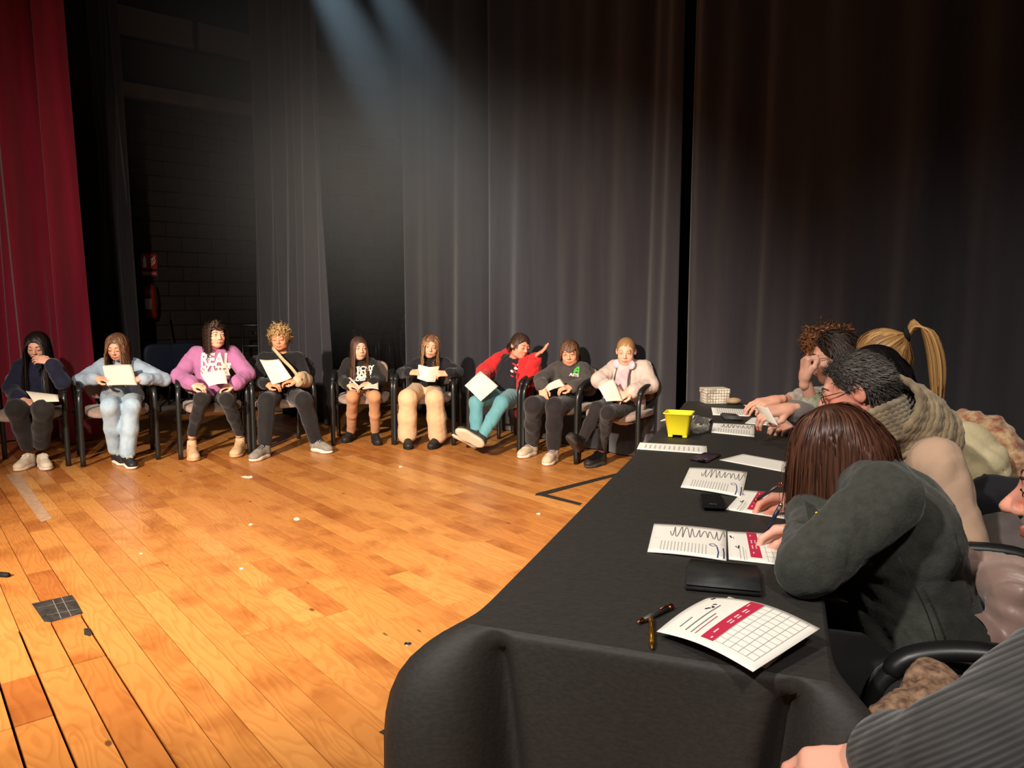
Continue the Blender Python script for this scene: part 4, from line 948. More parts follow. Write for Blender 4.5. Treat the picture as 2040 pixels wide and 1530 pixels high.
Ts = Sdf().ell(zpt(Z2, Y0, 830, 620, .36), (.05, .06, .15), k=.03).ell(zpt(Z2, Y0, 1310, 600, .42), (.06, .06, .12), k=.03).cone(zpt(Z2, Y0, 830, 560, .42), zpt(Z2, Y0, 1310, 540, .52), .05, .05, .05)
tag(mk('jacket', *Ts.mesh(.012, wrinkle(.02, 14, 2)), cloth('blackjacket', (24, 23, 25), (32, 30, 32)), loc=V(*zpt(Z2, Y0, 1080, 620, .45)[:2], .5)), 'black jacket hung on the chair behind the sling wearer', 'jacket')
# 5 black printed sweatshirt, tan trousers
Y0 = 6.80
J = joints(Z3, Y0, .82, head=(395, 335), neck=(400, 465), sha=(280, 510), shb=(520, 505), pelvis=(430, 775), ela=(205, 665), wra=(285, 722, -.05), elb=(610, 665), wrb=(530, 705, -.05),
           kna=(325, 845, -.12), knb=(560, 845, -.12), ana=(315, 1215), anb=(565, 1215), toea=(258, 1312), toeb=(598, 1338))
out = person('person in black printed sweatshirt and tan trousers with long brown hair', J, .84, head=(28, 4, 0), skin_c=(232, 180, 152),
       top=dict(name='sweatshirt', mat=cloth('black5', (30, 28, 27), (36, 34, 32)), ease=.018, sl=1.1, neckmat=MATS['cloth_black5'] if 'cloth_black5' in MATS else None), low=dict(mat=cloth('tan', (200, 146, 106), (190, 136, 98), 6), ease=.004, fit=(.076, .056, .044)),
       shoes=dict(kind='boot', mat=M_BLKSHOE, sole=M_BSOLE, lace=M_BLACE, sock=M_BLACE, sc=.95), hands=('hold', 'relax'), hand_dir=(V(.9, -.35, -.05), V(-.9, -.3, -.1)), palm=((V(.1, .3, -1), V(0, -1, .3)), (V(-.1, .3, -1), V(0, -1, .3))),
       hair=dict(mat=hairmat('hair_dkbrown', (48, 31, 24), (112, 78, 58)), sets=[dict(style='part', seed=12, N=800, length=.42, width=.0042, vol=.008, xmax=.078, spread=.10)]), group=GR, brow=(60, 40, 32))
XA, YA = unit(out['rt']), unit(out['up'])
for tx, (zx, zy), sz in (('TECHY', (430, 552), .062), ('SMAK', (390, 605), .066), ('the Fur', (420, 635), .034), ('JUES', (395, 660), .052)):
    v, f = text_mesh(tx, sz, .003); lay('lettering', out, v, f, zpt(Z3, Y0, zx, zy, .10), XA, YA, M_PRINTW, .005)
for q in ([(0, .03), (.018, .02), (.02, 0), (.004, -.03), (-.004, -.012)], [(-.004, -.035), (.008, -.04), (.004, -.075), (-.004, -.07)]):
    v, f = shape_mesh(q); lay('print_mark', out, v, f, zpt(Z3, Y0, 500, 590, .10), XA, YA, M_PRINTW, .005)
sheet('paper_sheet', 'folded white sheet on the lap above tan trousers', [zpt(Z3, Y0, 420, 720, -.02), zpt(Z3, Y0, 598, 678, 0.), zpt(Z3, Y0, 600, 768, -.16), zpt(Z3, Y0, 470, 762, -.16)], .008, .0016)
sheet('paper_sheet', 'narrow sheet standing upright in the hand above tan trousers', [zpt(Z3, Y0, 284, 645, .02), zpt(Z3, Y0, 300, 643, .0), zpt(Z3, Y0, 400, 735, -.10), zpt(Z3, Y0, 372, 738, -.06)], .003, .0016)
# 6 wide cream trousers
Y0 = 6.80
J = joints(Z3, Y0, .86, head=(1150, 312), neck=(1165, 450), sha=(1015, 505), shb=(1310, 505), pelvis=(1110, 765), ela=(850, 600, .14), wra=(935, 590, -.06), elb=(1440, 590, .14), wrb=(1325, 603, -.06),
           kna=(910, 860, -.14), knb=(1195, 868, -.14), ana=(905, 1255), anb=(1225, 1260), toea=(918, 1378), toeb=(1165, 1378))
out = person('person in dark sweater and wide cream trousers with long light brown hair', J, .86, head=(6, 10, 8), skin_c=(236, 178, 146),
       top=dict(name='sweater', mat=cloth('dark6', (26, 25, 30), (32, 30, 36)), ease=.016, sl=1.05, collar=True), low=dict(mat=cloth('cream', (222, 186, 146), (212, 174, 134), 5), ease=.012, fit=(.084, .078, .084), len=.97),
       shoes=dict(kind='boot', mat=M_BLKSHOE, sole=M_BSOLE, lace=M_BLACE), hands=('hold', 'hold'), hand_dir=(V(.9, -.25, .05), V(-.9, -.25, .05)), palm=((V(.1, .6, -.7), V(.2, -.5, .8)), (V(-.1, .6, -.7), V(-.2, -.5, .8))),
       hair=dict(mat=hairmat('hair_ltbrown', (86, 56, 38), (176, 130, 90)), sets=[dict(style='part', seed=14, N=800, length=.36, width=.0042, vol=.018, curl=.004, clen=.1, xmax=.09, spread=.45)]), group=GR, brow=(110, 76, 56), low_amp=.005)
for q, lb in (((1015, 505, 1130, 535, 1110, 692, 1000, 650), 'left half of the opened white booklet held above cream trousers'),):
    o_, P, nr = sheet('booklet', 'opened white folded sheet held up above wide cream trousers', [zpt(Z3, Y0, 1020, 508, -.06), zpt(Z3, Y0, 1135, 535, -.11), zpt(Z3, Y0, 1115, 690, -.13), zpt(Z3, Y0, 1008, 655, -.09)], .004, .0016)
    P2, n2 = sheet_grid([zpt(Z3, Y0, 1136, 535, -.11), zpt(Z3, Y0, 1245, 525, -.06), zpt(Z3, Y0, 1200, 692, -.09), zpt(Z3, Y0, 1116, 690, -.13)], .004)
    MB().slab(P2, .0016, n2).build('folded_page', M_PAPER, o_); print_on('printed_text', o_, P2, n2, [(.12, w, .8, w + .012) for w in np.arange(.1, .9, .07)], M_LIGHTINK)
# 7 red jacket
Y0 = 6.50
J = joints(Z4, Y0, .95, head=(678, 272, .16), neck=(625, 395, .28), sha=(505, 400, .36), shb=(745, 440, .16), pelvis=(560, 715, .22), ela=(345, 520, .22), wra=(325, 590, .02), elb=(800, 570, .06), wrb=(815, 375, -.02),
           kna=(275, 800, -.12), knb=(510, 800, -.22), ana=(270, 1120, -.22), anb=(320, 1120, -.34), toea=(130, 1195, -.30), toeb=(255, 1180, -.44), solea=(.45, .25, .85), soleb=(.25, .86, .44))
M_RJ = cloth('redjacket', (196, 34, 38), (206, 44, 44), 6)
out = person('person in open red jacket and teal trousers leaning over with palm raised', J, .95, head=(38, 16, 6), skin_c=(232, 158, 132), eyes='down', fat=1.12,
       top=dict(name='hoodie', mat=cloth('black7', (28, 27, 32), (34, 32, 38)), ease=.018, sl=.9, hood=True), low=dict(name='teal_trousers', mat=cloth('teal', (94, 148, 156), (104, 158, 164), 6), ease=.006, fit=(.082, .058, .044)),
       shoes=dict(kind='sneak', mat=mat('dark_mesh', (48, 46, 46), .8, (70, 66, 64), 50), sole=mat('tan_white_sole', (206, 184, 160), .7), lace=M_BLACE, sock=mat('burgundy_sock', (150, 60, 70), .9), sc=1.05), hands=('hold', 'open'), hand_dir=(V(.2, -.6, -.4), V(.62, -.2, .5)), palm=((V(0, .4, -1), V(1, 0, 0)), (V(-.35, -.15, .9), V(-.3, -.9, .1))),
       hair=dict(mat=hairmat('hair_boy7', (46, 32, 26), (88, 62, 48)), body=False, sets=[dict(style='fringe', seed=6, N=1100, length=.07, width=.0035, vol=.008, steps=8, grav=.2, fcut=.056)]), group=GR, brow=(60, 42, 34))
s = .95; R_ = Sdf()
for h, sh in (('a', 'sha'), ('b', 'shb')):
    wr, el = J['wr' + h], J['el' + h]
    R_.chain([J[sh], el, el + (wr - el) * .9], [.082 * s, .074 * s, .056 * s], .03)
rt, up, fw = out['rt'], out['up'], out['fw']
for q in (-1, 1):
    R_.chain([J['neck'] + rt * q * .085 - fw * .03 + up * .02, J['neck'] + rt * q * .175 + fw * .05 - up * .1, J['pelvis'] + rt * q * .205 + fw * .07 + up * .12, J['pelvis'] + rt * q * .22 + fw * .05 - up * (.06 if q < 0 else .16)], [.040, .038, .042, .042], .05)
R_.ell(J['neck'] * .5 + J['pelvis'] * .5 - fw * .10, (.20, .05, .24), out['RT'], .05)
R_.cone(J['neck'] - rt * .12 - fw * .04 + up * .05, J['neck'] + rt * .12 - fw * .04 + up * .02, .045, .045, .04)
mk('jacket', *R_.mesh(.010, wrinkle(.012, 24, 5)), M_RJ, out['root'])
XA, YA = unit(rt), unit(up)
M_RPRINT = mat('red_graphic', (186, 40, 52), .8)
rp2 = random.Random(5)
for i in range(16):
    cx, cy = rp2.uniform(-.05, .05), rp2.uniform(-.07, .07); a = rp2.uniform(0, 3); w, h = rp2.uniform(.012, .03), rp2.uniform(.006, .014)
    v, f = shape_mesh([(cx + (x * math.cos(a) - y * math.sin(a)), cy + (x * math.sin(a) + y * math.cos(a))) for x, y in ((-w, -h), (w, -h * .6), (w * .8, h), (-w * .7, h * .8))])
    lay('print_mark', out, v, f, zpt(Z4, Y0, 630, 480, .08), XA, YA, M_RPRINT if i % 3 else M_PRINTW, .005)
o_, P, nr = sheet('paper_sheaf', 'large white printed sheaf hanging from the red sleeve over teal knees', [zpt(Z4, Y0, 310, 505, -.05), zpt(Z4, Y0, 475, 645, -.13), zpt(Z4, Y0, 315, 785, -.22), zpt(Z4, Y0, 165, 640, -.13)], .006, .003)
print_on('printed_text', o_, P, nr, [(.06 + .5 * (i % 2), .1 + .055 * i, .45 + .4 * (i % 2), .115 + .055 * i) for i in range(14)], M_LIGHTINK)
stroke_on('ruled_lines', o_, P, nr, [[(.05, .45), (.95, .45)], [(.05, .82), (.95, .82)]], M_INK, .002)
# 8 charcoal hoodie
Y0 = 6.18
J = joints(Z4, Y0, .86, head=(1135, 335, .18), neck=(1130, 445, .25), sha=(1000, 500, .30), shb=(1255, 495, .20), pelvis=(1085, 765, .22), ela=(870, 585, .12), wra=(878, 650, -.04), elb=(1290, 620, .08), wrb=(1150, 655, -.06),
           kna=(800, 825, -.18), knb=(1000, 835, -.24), ana=(790, 1165), anb=(985, 1200), toea=(700, 1292), toeb=(935, 1355))
out = person('person in charcoal hoodie with green emblem and black joggers', J, .88, head=(-10, 14, -4), skin_c=(228, 164, 132),
       top=dict(name='hoodie', mat=cloth('charcoal', (66, 60, 58), (76, 70, 67), 12), ease=.022, sl=1.15, hood=True), low=dict(name='joggers', mat=cloth('jogger8', (36, 30, 33), (42, 36, 38)), ease=.014, fit=(.078, .066, .052)),
       shoes=dict(kind='sneak', mat=mat('cream_mesh', (214, 192, 164), .7, (190, 168, 142), 40), sole=M_WSOLE, lace=mat('purple_lace', (62, 44, 84), .8), sock=mat('coral_sock', (214, 84, 86), .9), sc=1.08), hands=('relax', 'hold'), hand_dir=(V(.15, -.5, -.8), V(-.85, -.4, .0)), palm=((V(.3, .8, -.3), V(1, -.3, 0)), (V(-.1, .3, -1), V(0, -1, .3))),
       hair=dict(mat=hairmat('hair_boy8', (70, 46, 34), (132, 94, 66)), body=False, sets=[dict(style='fringe', seed=9, N=1200, length=.10, width=.0038, vol=.010, steps=10, grav=.3, fcut=.036)]), group=GR, brow=(80, 54, 40))
XA, YA = unit(out['rt']), unit(out['up'])
v, f = shape_mesh([(-.026, -.03), (-.022, .01), (-.004, .036), (.012, .036), (.022, .004), (.024, -.03), (.012, -.03), (.010, -.01), (-.008, -.012), (-.012, -.03)]); lay('emblem', out, v, f, zpt(Z4, Y0, 1192, 500, .10), XA, YA, mat('green_print', (70, 176, 60), .7), .005)
v, f = text_mesh('ASTE', .034, .0015); lay('lettering', out, v, f, zpt(Z4, Y0, 1172, 542, .10), XA, YA, M_PRINTW, .005)
for q in ([(-.01, .01), (.012, .012), (.004, -.002)],): v, f = shape_mesh(q); lay('print_mark', out, v, f, zpt(Z4, Y0, 1192, 496, .10), XA, YA, MATS['cloth_charcoal'], .006)
sheet('paper_booklet', 'tan-shaded booklet held above black joggers by the charcoal hoodie', [zpt(Z4, Y0, 905, 645, -.04), zpt(Z4, Y0, 1045, 575, 0.), zpt(Z4, Y0, 1092, 640, -.09), zpt(Z4, Y0, 935, 690, -.14)], .006, .004)
# 9 pale coat
Y0 = 5.84
J = joints(Z4, Y0, .86, head=(1655, 325, .16), neck=(1690, 440, .25), sha=(1560, 480, .30), shb=(1820, 485, .18), pelvis=(1640, 790, .2), ela=(1405, 590, .16), wra=(1500, 665, -.02), elb=(1885, 640, .06), wrb=(1700, 700, -.08),
           kna=(1385, 850, -.14), knb=(1490, 895, -.24), ana=(1245, 1160, -.20), anb=(1425, 1225), toea=(1120, 1180, -.34), toeb=(1300, 1385), solea=(.62, .35, .62))
M_COAT = cloth('palecoat', (204, 180, 168), (212, 190, 178), 6, rough=.6)
out = person('person in pale pink hooded coat and black leggings with fair hair tied back', J, .88, head=(-14, 12, 0), skin_c=(238, 182, 156), iris=M_IRISB,
       top=dict(name='coat', mat=M_COAT, ease=.026, sl=1.2, hood=True, hem=.10), low=dict(name='leggings', mat=cloth('legging9', (34, 28, 29), (40, 33, 34), 5, .12), ease=.004, fit=(.074, .053, .040)),
       shoes=dict(kind='sneak', mat=mat('black_shoe', (36, 33, 32), .6), sole=mat('dark_sole', (66, 60, 56), .8), lace=M_BLACE, sock=mat('pink_sock9', (214, 130, 150), .9), sc=1.05), hands=('hold', 'hold'), hand_dir=(V(.7, -.5, -.1), V(-.8, -.4, -.25)), palm=((V(0, .4, -1), V(0, -1, .2)), (V(-.1, .5, -.8), V(0, -.6, .8))),
       hair=dict(mat=hairmat('hair_fair', (128, 86, 50), (224, 180, 124)), body=False, fore=.012, sets=[dict(style='back', seed=10, N=700, length=.18, width=.0035, vol=.005, tie=(0, -.115, .035), lift=.0)]), group=GR, brow=(150, 112, 80))
hr = MB(); RH = out['RH']; hd = J['head']; rr3 = random.Random(4)
for i in range(26):
    o0 = V(rr3.uniform(-.02, .02), -.115, .035 + rr3.uniform(-.015, .02)); e0 = V(rr3.uniform(-.045, .03), -.15 + rr3.uniform(-.03, .02), -.14 + rr3.uniform(-.03, .03))
    hr.tube(spline([hd + RH @ (q * .93) for q in (o0, o0 + V(rr3.uniform(-.02, .01), -.035, .012), (o0 + e0) / 2 + V(-.01, -.03, 0), e0)], 10), np.linspace(.009, .003, 10), 5)
v_ = np.concatenate(hr.v); mk('ponytail', v_, hr.f, MATS['hair_fair'], out['root'], attr=np.repeat(np.random.default_rng(1).uniform(0, 1, 26), 50)[:len(v_)])
pk = Sdf().ell(J['pelvis'] * .45 + J['neck'] * .55 + out['fw'] * .115, (.062, .035, .15), out['RT'], .02)
mk('pullover', *pk.mesh(.008, wrinkle(.004, 20, 1)), cloth('pinktop', (226, 196, 188), (206, 160, 170), 14), out['root'])
for q in (-1, 1): MB().tube(spline([J['neck'] + out['rt'] * q * .06 + out['fw'] * .09, J['neck'] * .6 + J['pelvis'] * .4 + out['rt'] * q * .058 + out['fw'] * .135, J['neck'] * .2 + J['pelvis'] * .8 + out['rt'] * q * .075 + out['fw'] * .14], 14), .007, 6).build('zip_edge', mat('zip_dark', (70, 62, 60), .6), out['root'])
d = unit(J['wrb'] - J['elb'])
for k in (.03, .055): MB().tube([J['wrb'] - d * k, J['wrb'] - d * (k - .010)], .048, 14).build('cuff_band', mat('cuff_black', (30, 28, 30), .8), out['root'])
hp = thing('headphones', 'lilac headphones worn around the neck of the pale pink coat', 'headphones', J['neck'] + V(0, -.05, 0))
M_LIL = mat('lilac_plastic', (200, 178, 190), .4)
MB().tube(spline([J['neck'] + out['rt'] * .088 * math.cos(t) + out['fw'] * (-.075 * math.sin(t) + .035) + out['up'] * .018 for t in np.linspace(-.15, PI + .15, 9)], 24), .009, 8).build('headband', M_LIL, hp)
for q in (-1, 1):
    c = J['neck'] + out['rt'] * q * .062 + out['fw'] * .118 + out['up'] * -.022; R3 = np.stack([out['rt'], out['up'], unit(out['fw'] + out['rt'] * q * .3)], 1)
    MB().sup(c, (.033, .038, .020), .6, 1, R3, 12, 20).build('ear_cup', M_LIL, hp)
o_, P, nr = sheet('paper_booklet', 'white booklet held before the pale pink coat', [zpt(Z4, Y0, 1398, 650, -.08), zpt(Z4, Y0, 1540, 575, -.04), zpt(Z4, Y0, 1625, 780, -.16), zpt(Z4, Y0, 1475, 785, -.2)], .004, .006)
print_on('printed_text', o_, P, nr, [(.1, w, .85, w + .012) for w in np.arange(.1, .9, .08)], M_LIGHTINK)
# ------------------------------------------------------------------ jury table and cloth
E1 = V(.939, -.344, 0); E2 = V(.344, .939, 0); NL = V(-.077, 1.283, 0); TW, TL_, TZ = .60, 3.2, .75
RTB = np.stack([E1, E2, V(0, 0, 1)], 1)
def tb(u, w, z=0): return NL + E1 * u + E2 * w + V(0, 0, z)
tbl = thing('folding_table', 'long narrow table hidden under the black cloth', 'table', tb(TW / 2, TL_ / 2))
MB().box(tb(TW / 2, TL_ / 2, TZ - .017), (TW - .02, TL_ - .02, .026), RTB, bev=.004).build('tabletop', mat('table_wood', (120, 96, 74), .6), tbl, False)
for u in (.06, TW - .06):
    for w in (.12, TL_ - .12): MB().tube([tb(u, w, 0), tb(u, w, TZ - .03)], .016, 10).build('leg', M_FRAME, tbl)
def cloth_tab():
    n = 900; per = 2 * (TW + TL_); corners = [0, TW, TW + TL_, 2 * TW + TL_]
    s = np.linspace(0, per, n, endpoint=False)
    # denser sampling near the corners comes from warping
    for c in corners:
        d = (s - c + per / 2) % per - per / 2; s = s - .10 * d * np.exp(-(d / .25) ** 2)
    s = np.sort(s % per); base = np.zeros((n, 3)); nor = np.zeros((n, 3)); sides = [V(0, -1), V(1, 0), V(0, 1), V(-1, 0)]
    for i, q in enumerate(s):
        if q < TW: p = (q, 0)
        elif q < TW + TL_: p = (TW, q - TW)
        elif q < 2 * TW + TL_: p = (2 * TW + TL_ - q, TL_)
        else: p = (0, per - q)
        base[i] = tb(*p)
        w = []
        for k in range(4):
            a = corners[k]; ln = TW if k % 2 == 0 else TL_; m = a + ln / 2; d = abs((q - m + per / 2) % per - per / 2) - ln / 2
            w.append(1 / (1 + math.exp(np.clip(d / .022, -40, 40))))
        v = sum(sides[k] * w[k] for k in range(4)); v = v / np.linalg.norm(v); nor[i] = E1 * v[0] + E2 * v[1]
    rows = [0, .0015, .004, .008, .014, .024, .04, .062, .09, .125, .165, .21, .27, .34, .42, .50, .58, .66, .735]
    P = np.zeros((len(rows), n, 3)); r = np.random.default_rng(2)
    amp = (.172, .13, .12, .12)
    for j, d in enumerate(rows):
        b = .009 * (1 - math.exp(-d / .004)) + .025 * d; off = np.full(n, b)
        for k, c in enumerate(corners):
            ds = (s - c + per / 2) % per - per / 2; g = (1 - math.exp(-d / .065)) * (1 - .55 * d); sg = 1. if k == 0 else (-1. if k == 1 else 1.)
            off += amp[k] * np.exp(-(np.abs(ds + .015 * sg) / (.045 + .08 * d)) ** 1.3) * g
            vg = 1 - math.exp(-(d / .05))
            off += -.075 * np.exp(-((ds - sg * (.050 + .10 * d)) / (.022 + .035 * d)) ** 2) * vg * (1 if k < 2 else .4)
            off += .020 * np.exp(-((ds - sg * (.15 + .16 * d)) / (.05)) ** 2) * (d / .7) + .03 * np.exp(-((ds - sg * .34) / .03) ** 2) * max(0, d - .2)
        off += (.010 * np.sin(s * 11 + 1) + .008 * np.sin(s * 23 + 2 + d * 3)) * (d / .7)
        off = np.maximum(off, b * .3 if d < .03 else -.06)
        P[j] = base + nor * off[:, None]; P[j, :, 2] = TZ + .0015 - d + .0008 * (d == 0)
    mb = MB(); mb.grid(P[::-1], closed=True)
    # top: grid so that it carries faint wrinkles
    k = mb.n; mb.add(base + V(0, 0, TZ + .0023), [list(range(n))])
    return mb
M_CLOTHB = mat('black_nonwoven', (42, 39, 37), .66, (49, 46, 43), 200, .12, 140, spec=.35, stretch=(.35, 1, 1))
tag(cloth_tab().build('tablecloth', M_CLOTHB, loc=tb(TW / 2, TL_ / 2)), 'black cloth draped over the long jury table down to the floor', 'tablecloth')
TT = TZ + .0035
def tp_(x, y, z=0.): return atz(x, y, TT + z)
def tsheet(name, label, pts, th=.001, z=0., bend=0., m=None, cat='paper', group=None, bdir=0, n=10):
    C = [tp_(p[0], p[1], z + (p[2] if len(p) > 2 else 0) + th) for p in pts]
    return sheet(name, label, C, bend, th, m or M_PAPERB, bdir, cat=cat, group=group, n=n)
def up_n(n): return n if n[2] > 0 else -n
def scribble(u0, u1, w0, w1, k):
    return [[(u0 + (u1 - u0) * t + .012 * math.sin(t * 40), (w0 + w1) / 2 + (w1 - w0) / 2 * math.sin(t * 2 * PI * k) * (.8 + .2 * math.sin(t * 7))) for t in np.linspace(0, 1, k * 12)]]
# order of corners below: top-left, top-right, bottom-right, bottom-left as the picture shows them
def note_pair(label, pts, z=0.):
    o, P, n = tsheet('answer_sheet', label, pts, .003, z, .003); n = up_n(n)
    stroke_on('scribble', o, P, n, scribble(.25, .97, .08, .46, 9), M_INK, .0022)
    stroke_on('fold_line', o, P, n, [[(.05, .53), (.98, .55)]], M_LIGHTINK, .0012)
    print_on('printed_text', o, P, n, [(u, .62, u + .012, .92) for u in np.arange(.15, .78, .045)], M_LIGHTINK)
    stroke_on('pen_marks', o, P, n, [[(.78, .58), (.84, .56), (.88, .62), (.82, .64), (.78, .60)], [(.88, .64), (.9, .8), (.89, .98)], [(.96, .66), (.97, .8), (.97, .98)]], M_BLUE, .003)
    return o
def form(label, pts, z=0., th=.001, bend=0.):
    """portrait form lying with its head toward the stage: u = head to foot, w = across"""
    o, P, n = tsheet('jury_form', label, pts, th, z, bend); n = up_n(n)
    print_on('red_band', o, P, n, [(.25, .02, .38, .86)], M_RED)
    print_on('band_lettering', o, P, n, [(.285, w, .30, w + .05) for w in (.12, .30, .36, .48, .54, .7)] + [(.33, w, .345, w + .04) for w in (.30, .36, .48, .54)], M_PINKINK, .0010)
    print_on('printed_text', o, P, n, [(.13, .5, .14, .95), (.17, .55, .18, .98), (.20, .62, .205, .98), (.07, .2, .08, .3)], M_LIGHTINK)
    stroke_on('logo', o, P, n, [[(.09, .55), (.12, .62), (.13, .52)], [(.03, .18), (.05, .26)]], M_INKD, .004)
    stroke_on('ruled_lines', o, P, n, [[(u, .06), (u, .94)] for u in np.arange(.44, .97, .07)] + [[(.42, w), (.96, w)] for w in np.arange(.1, 1, .14)], M_LIGHTINK, .0012)
    return o
note_pair('scribbled folded sheet beside the black phone wallet', [(1303, 1043), (1447, 1056), (1447, 1116), (1290, 1098)])
form('red-banded form under the writing hand of the green coat', [(1449, 1058), (1600, 1066), (1640, 1135), (1452, 1114)])
note_pair('scribbled folded sheet beside the stacked black phone', [(1374, 931), (1489, 940), (1478, 990), (1356, 970)])
form('red-banded form under the writing hand of the beige shirt', [(1482, 976), (1600, 985), (1605, 1040), (1446, 1015)])
o, P, n = tsheet('paper_sheet', 'long white folded strip at the stage edge of the table', [(1275, 881), (1408, 888), (1409, 904), (1269, 894)], .002); print_on('printed_text', o, P, up_n(n), [(u, .3, u + .02, .8) for u in np.arange(.1, .9, .07)], M_LIGHTINK)
tsheet('paper_sheet', 'blank white sheet beside the purple phone', [(1481, 904), (1575, 921), (1572, 942), (1433, 916)], .0015)
o, P, n = tsheet('answer_sheet', 'printed sheet with scribbled lines in front of the yellow tub', [(1421, 842), (1503, 846), (1503, 870), (1417, 861)], .002); stroke_on('scribble', o, P, up_n(n), scribble(.2, .95, .1, .45, 8), M_INK, .003); print_on('printed_text', o, P, up_n(n), [(u, .55, u + .02, .9) for u in np.arange(.15, .9, .06)], M_LIGHTINK)
o, P, n = tsheet('answer_sheet', 'printed sheet lying beside the patterned box', [(1417, 811), (1488, 815), (1493, 829), (1420, 826)], .002); print_on('printed_text', o, P, up_n(n), [(u, .1, u + .02, .9) for u in np.arange(.15, .9, .06)], M_LIGHTINK)
tsheet('paper_sheet', 'white sheet under the farthest resting hand', [(1480, 806), (1560, 812), (1570, 824), (1503, 816)], .0015)
tsheet('paper_sheet', 'white sheet beneath the hand with red nails', [(1498, 832), (1560, 826), (1585, 852), (1484, 843)], .0015)
o, P, n = sheet('paper_sheet', 'curled sheet lifted in the hand with red nails', [at(1503, 808, 3.05), at(1530, 812, 2.95), at(1550, 848, 2.85), at(1524, 838, 2.95)], .006, .0012)
pst = thing('paper_stack', 'untidy stack of white papers behind the yellow tub', 'papers', tp_(1368, 836))
for i in range(5):
    P, n = sheet_grid([tp_(1347 + i * 1.5, 826 - i * .8, .004 * i), tp_(1420 - i, 834 + i * .3, .004 * i), tp_(1404 + i, 846, .004 * i), tp_(1316 + i, 838 - i * .5, .004 * i)], .004); MB().slab(P, .003, up_n(n)).build('sheet', M_PAPERB, pst)
# stack of forms at the near end
c0 = [tp_(1375, 1268), tp_(1452, 1212), tp_(1604, 1264), tp_(1527, 1333)]
fs = thing('form_stack', 'thick stack of red-banded jury forms at the near table end', 'papers', np.mean(c0, axis=0))
for i in range(9):
    q = [c + V(random.uniform(-.002, .002), random.uniform(-.002, .002), .0026 * (i + 1)) for c in c0]; P, n = sheet_grid(q, 0.); MB().slab(P, .0018, up_n(n)).build('sheet', mat('stack_paper', (206, 194, 180), .85), fs, False)
K = 15
Cq = [tp_(1308, 1258, .012), tp_(1412, 1190, .024), tp_(1634, 1252, .034), tp_(1500, 1338, .022)]
TLq, TRq, BRq, BLq = Cq; G = np.zeros((K, K, 3))
for i in range(K):
    for j in range(K):
        u, w = j / (K - 1), i / (K - 1); p = TLq * (1 - u) * (1 - w) + TRq * u * (1 - w) + BRq * u * w + BLq * (1 - u) * w
        G[i, j] = p + V(0, 0, .016 * math.sin(PI * w) * (.6 + .4 * u) + .006 * math.sin(PI * u) * (1 - w))
nrm = V(0, 0, 1)
# here u runs along the text lines and w from head to foot
top_s = MB().slab(G, .0008, nrm).build('top_form', M_PAPERB, fs)
print_on('red_band', fs, G, nrm, [(.10, .42, .97, .545)], M_RED, .0008, 12)
print_on('band_lettering', fs, G, nrm, [(u, .47, u + .08, .485) for u in (.22, .44, .56, .70)] + [(u, .50, u + .07, .512) for u in (.44, .56, .70)] + [(.13, .50, .16, .515), (.84, .44, .9, .45)], M_PINKINK, .0012)
print_on('printed_text', fs, G, nrm, [(.16, .155, .38, .165), (.13, .235, .75, .247), (.12, .30, .55, .31)], M_INK, .0008, 10)
print_on('pink_text', fs, G, nrm, [(.12, .345, .50, .353)], M_RED, .0008, 10)
stroke_on('logo', fs, G, nrm, [[(.60, .165), (.64, .185), (.645, .20)], [(.655, .205), (.68, .215), (.70, .18)], [(.74, .17), (.76, .20)], [(.9, .07), (.95, .09)]], M_INKD, .0035, .001)
stroke_on('ruled_lines', fs, G, nrm, [[(.12, w), (.5, w), (.97, w)] for w in np.linspace(.55, .93, 6)] + [[(u, .55), (u, .74), (u, .93)] for u in np.linspace(.12, .97, 11)], M_LIGHTINK, .0010, .001)
# pens
def pen(name, label, a, b, cols, r=.005):
    t = thing(name, label, 'pen', (a + b) / 2); d = unit(b - a); L_ = np.linalg.norm(b - a); z = V(0, 0, r * .2)
    MB().tube([a + d * L_ * .14, a + d * L_ * .86], r, 12).build('barrel', cols[0], t)
    MB().tube([a, a + d * L_ * .05, a + d * L_ * .15], [.0012, r * .6, r * 1.02], 12).build('tip', cols[1], t)
    MB().tube([a + d * L_ * .85, a + d * L_ * .97, b], [r * 1.04, r * 1.04, r * .55], 12).build('cap', cols[1], t)
    MB().tube([a + d * L_ * .62 + V(0, 0, r * 1.2), a + d * L_ * .95 + V(0, 0, r * 1.2)], .0012, 6).build('clip', cols[1], t); return t
M_COPPER = mat('copper', (190, 110, 76), .28, metal=1.); M_GUN = mat('gunmetal', (84, 80, 80), .4, metal=.7); M_GOLD = mat('gold', (196, 140, 40), .3, metal=.9)
pen('pen', 'grey pen with copper tip and cap lying by the form stack', tp_(1270, 1240, .005), tp_(1341, 1207, .005), (M_GUN, M_COPPER))
pen('pen', 'golden pen lying by the form stack', tp_(1299, 1292, .005), tp_(1297, 1231, .005), (M_GOLD, M_GOLD), .0045)
def tbox(mb, pts, h, z=0., bev=.003):
    """prism over a quad of table points, bevelled"""
    bm = bmesh.new(); C = [tp_(x, y, z) for x, y in pts]; lo = [bm.verts.new(c) for c in C]; hi = [bm.verts.new(c + V(0, 0, h)) for c in C]
    bm.faces.new(lo); bm.faces.new(hi[::-1])
    for i in range(4): bm.faces.new([lo[i], hi[i], hi[(i + 1) % 4], lo[(i + 1) % 4]])
    bmesh.ops.recalc_face_normals(bm, faces=bm.faces[:]); bmesh.ops.bevel(bm, geom=bm.edges[:], offset=bev, segments=3, affect='EDGES')
    bm.verts.index_update(); mb.add([v.co[:] for v in bm.verts], [[v.index for v in f.verts] for f in bm.faces]); bm.free(); return mb
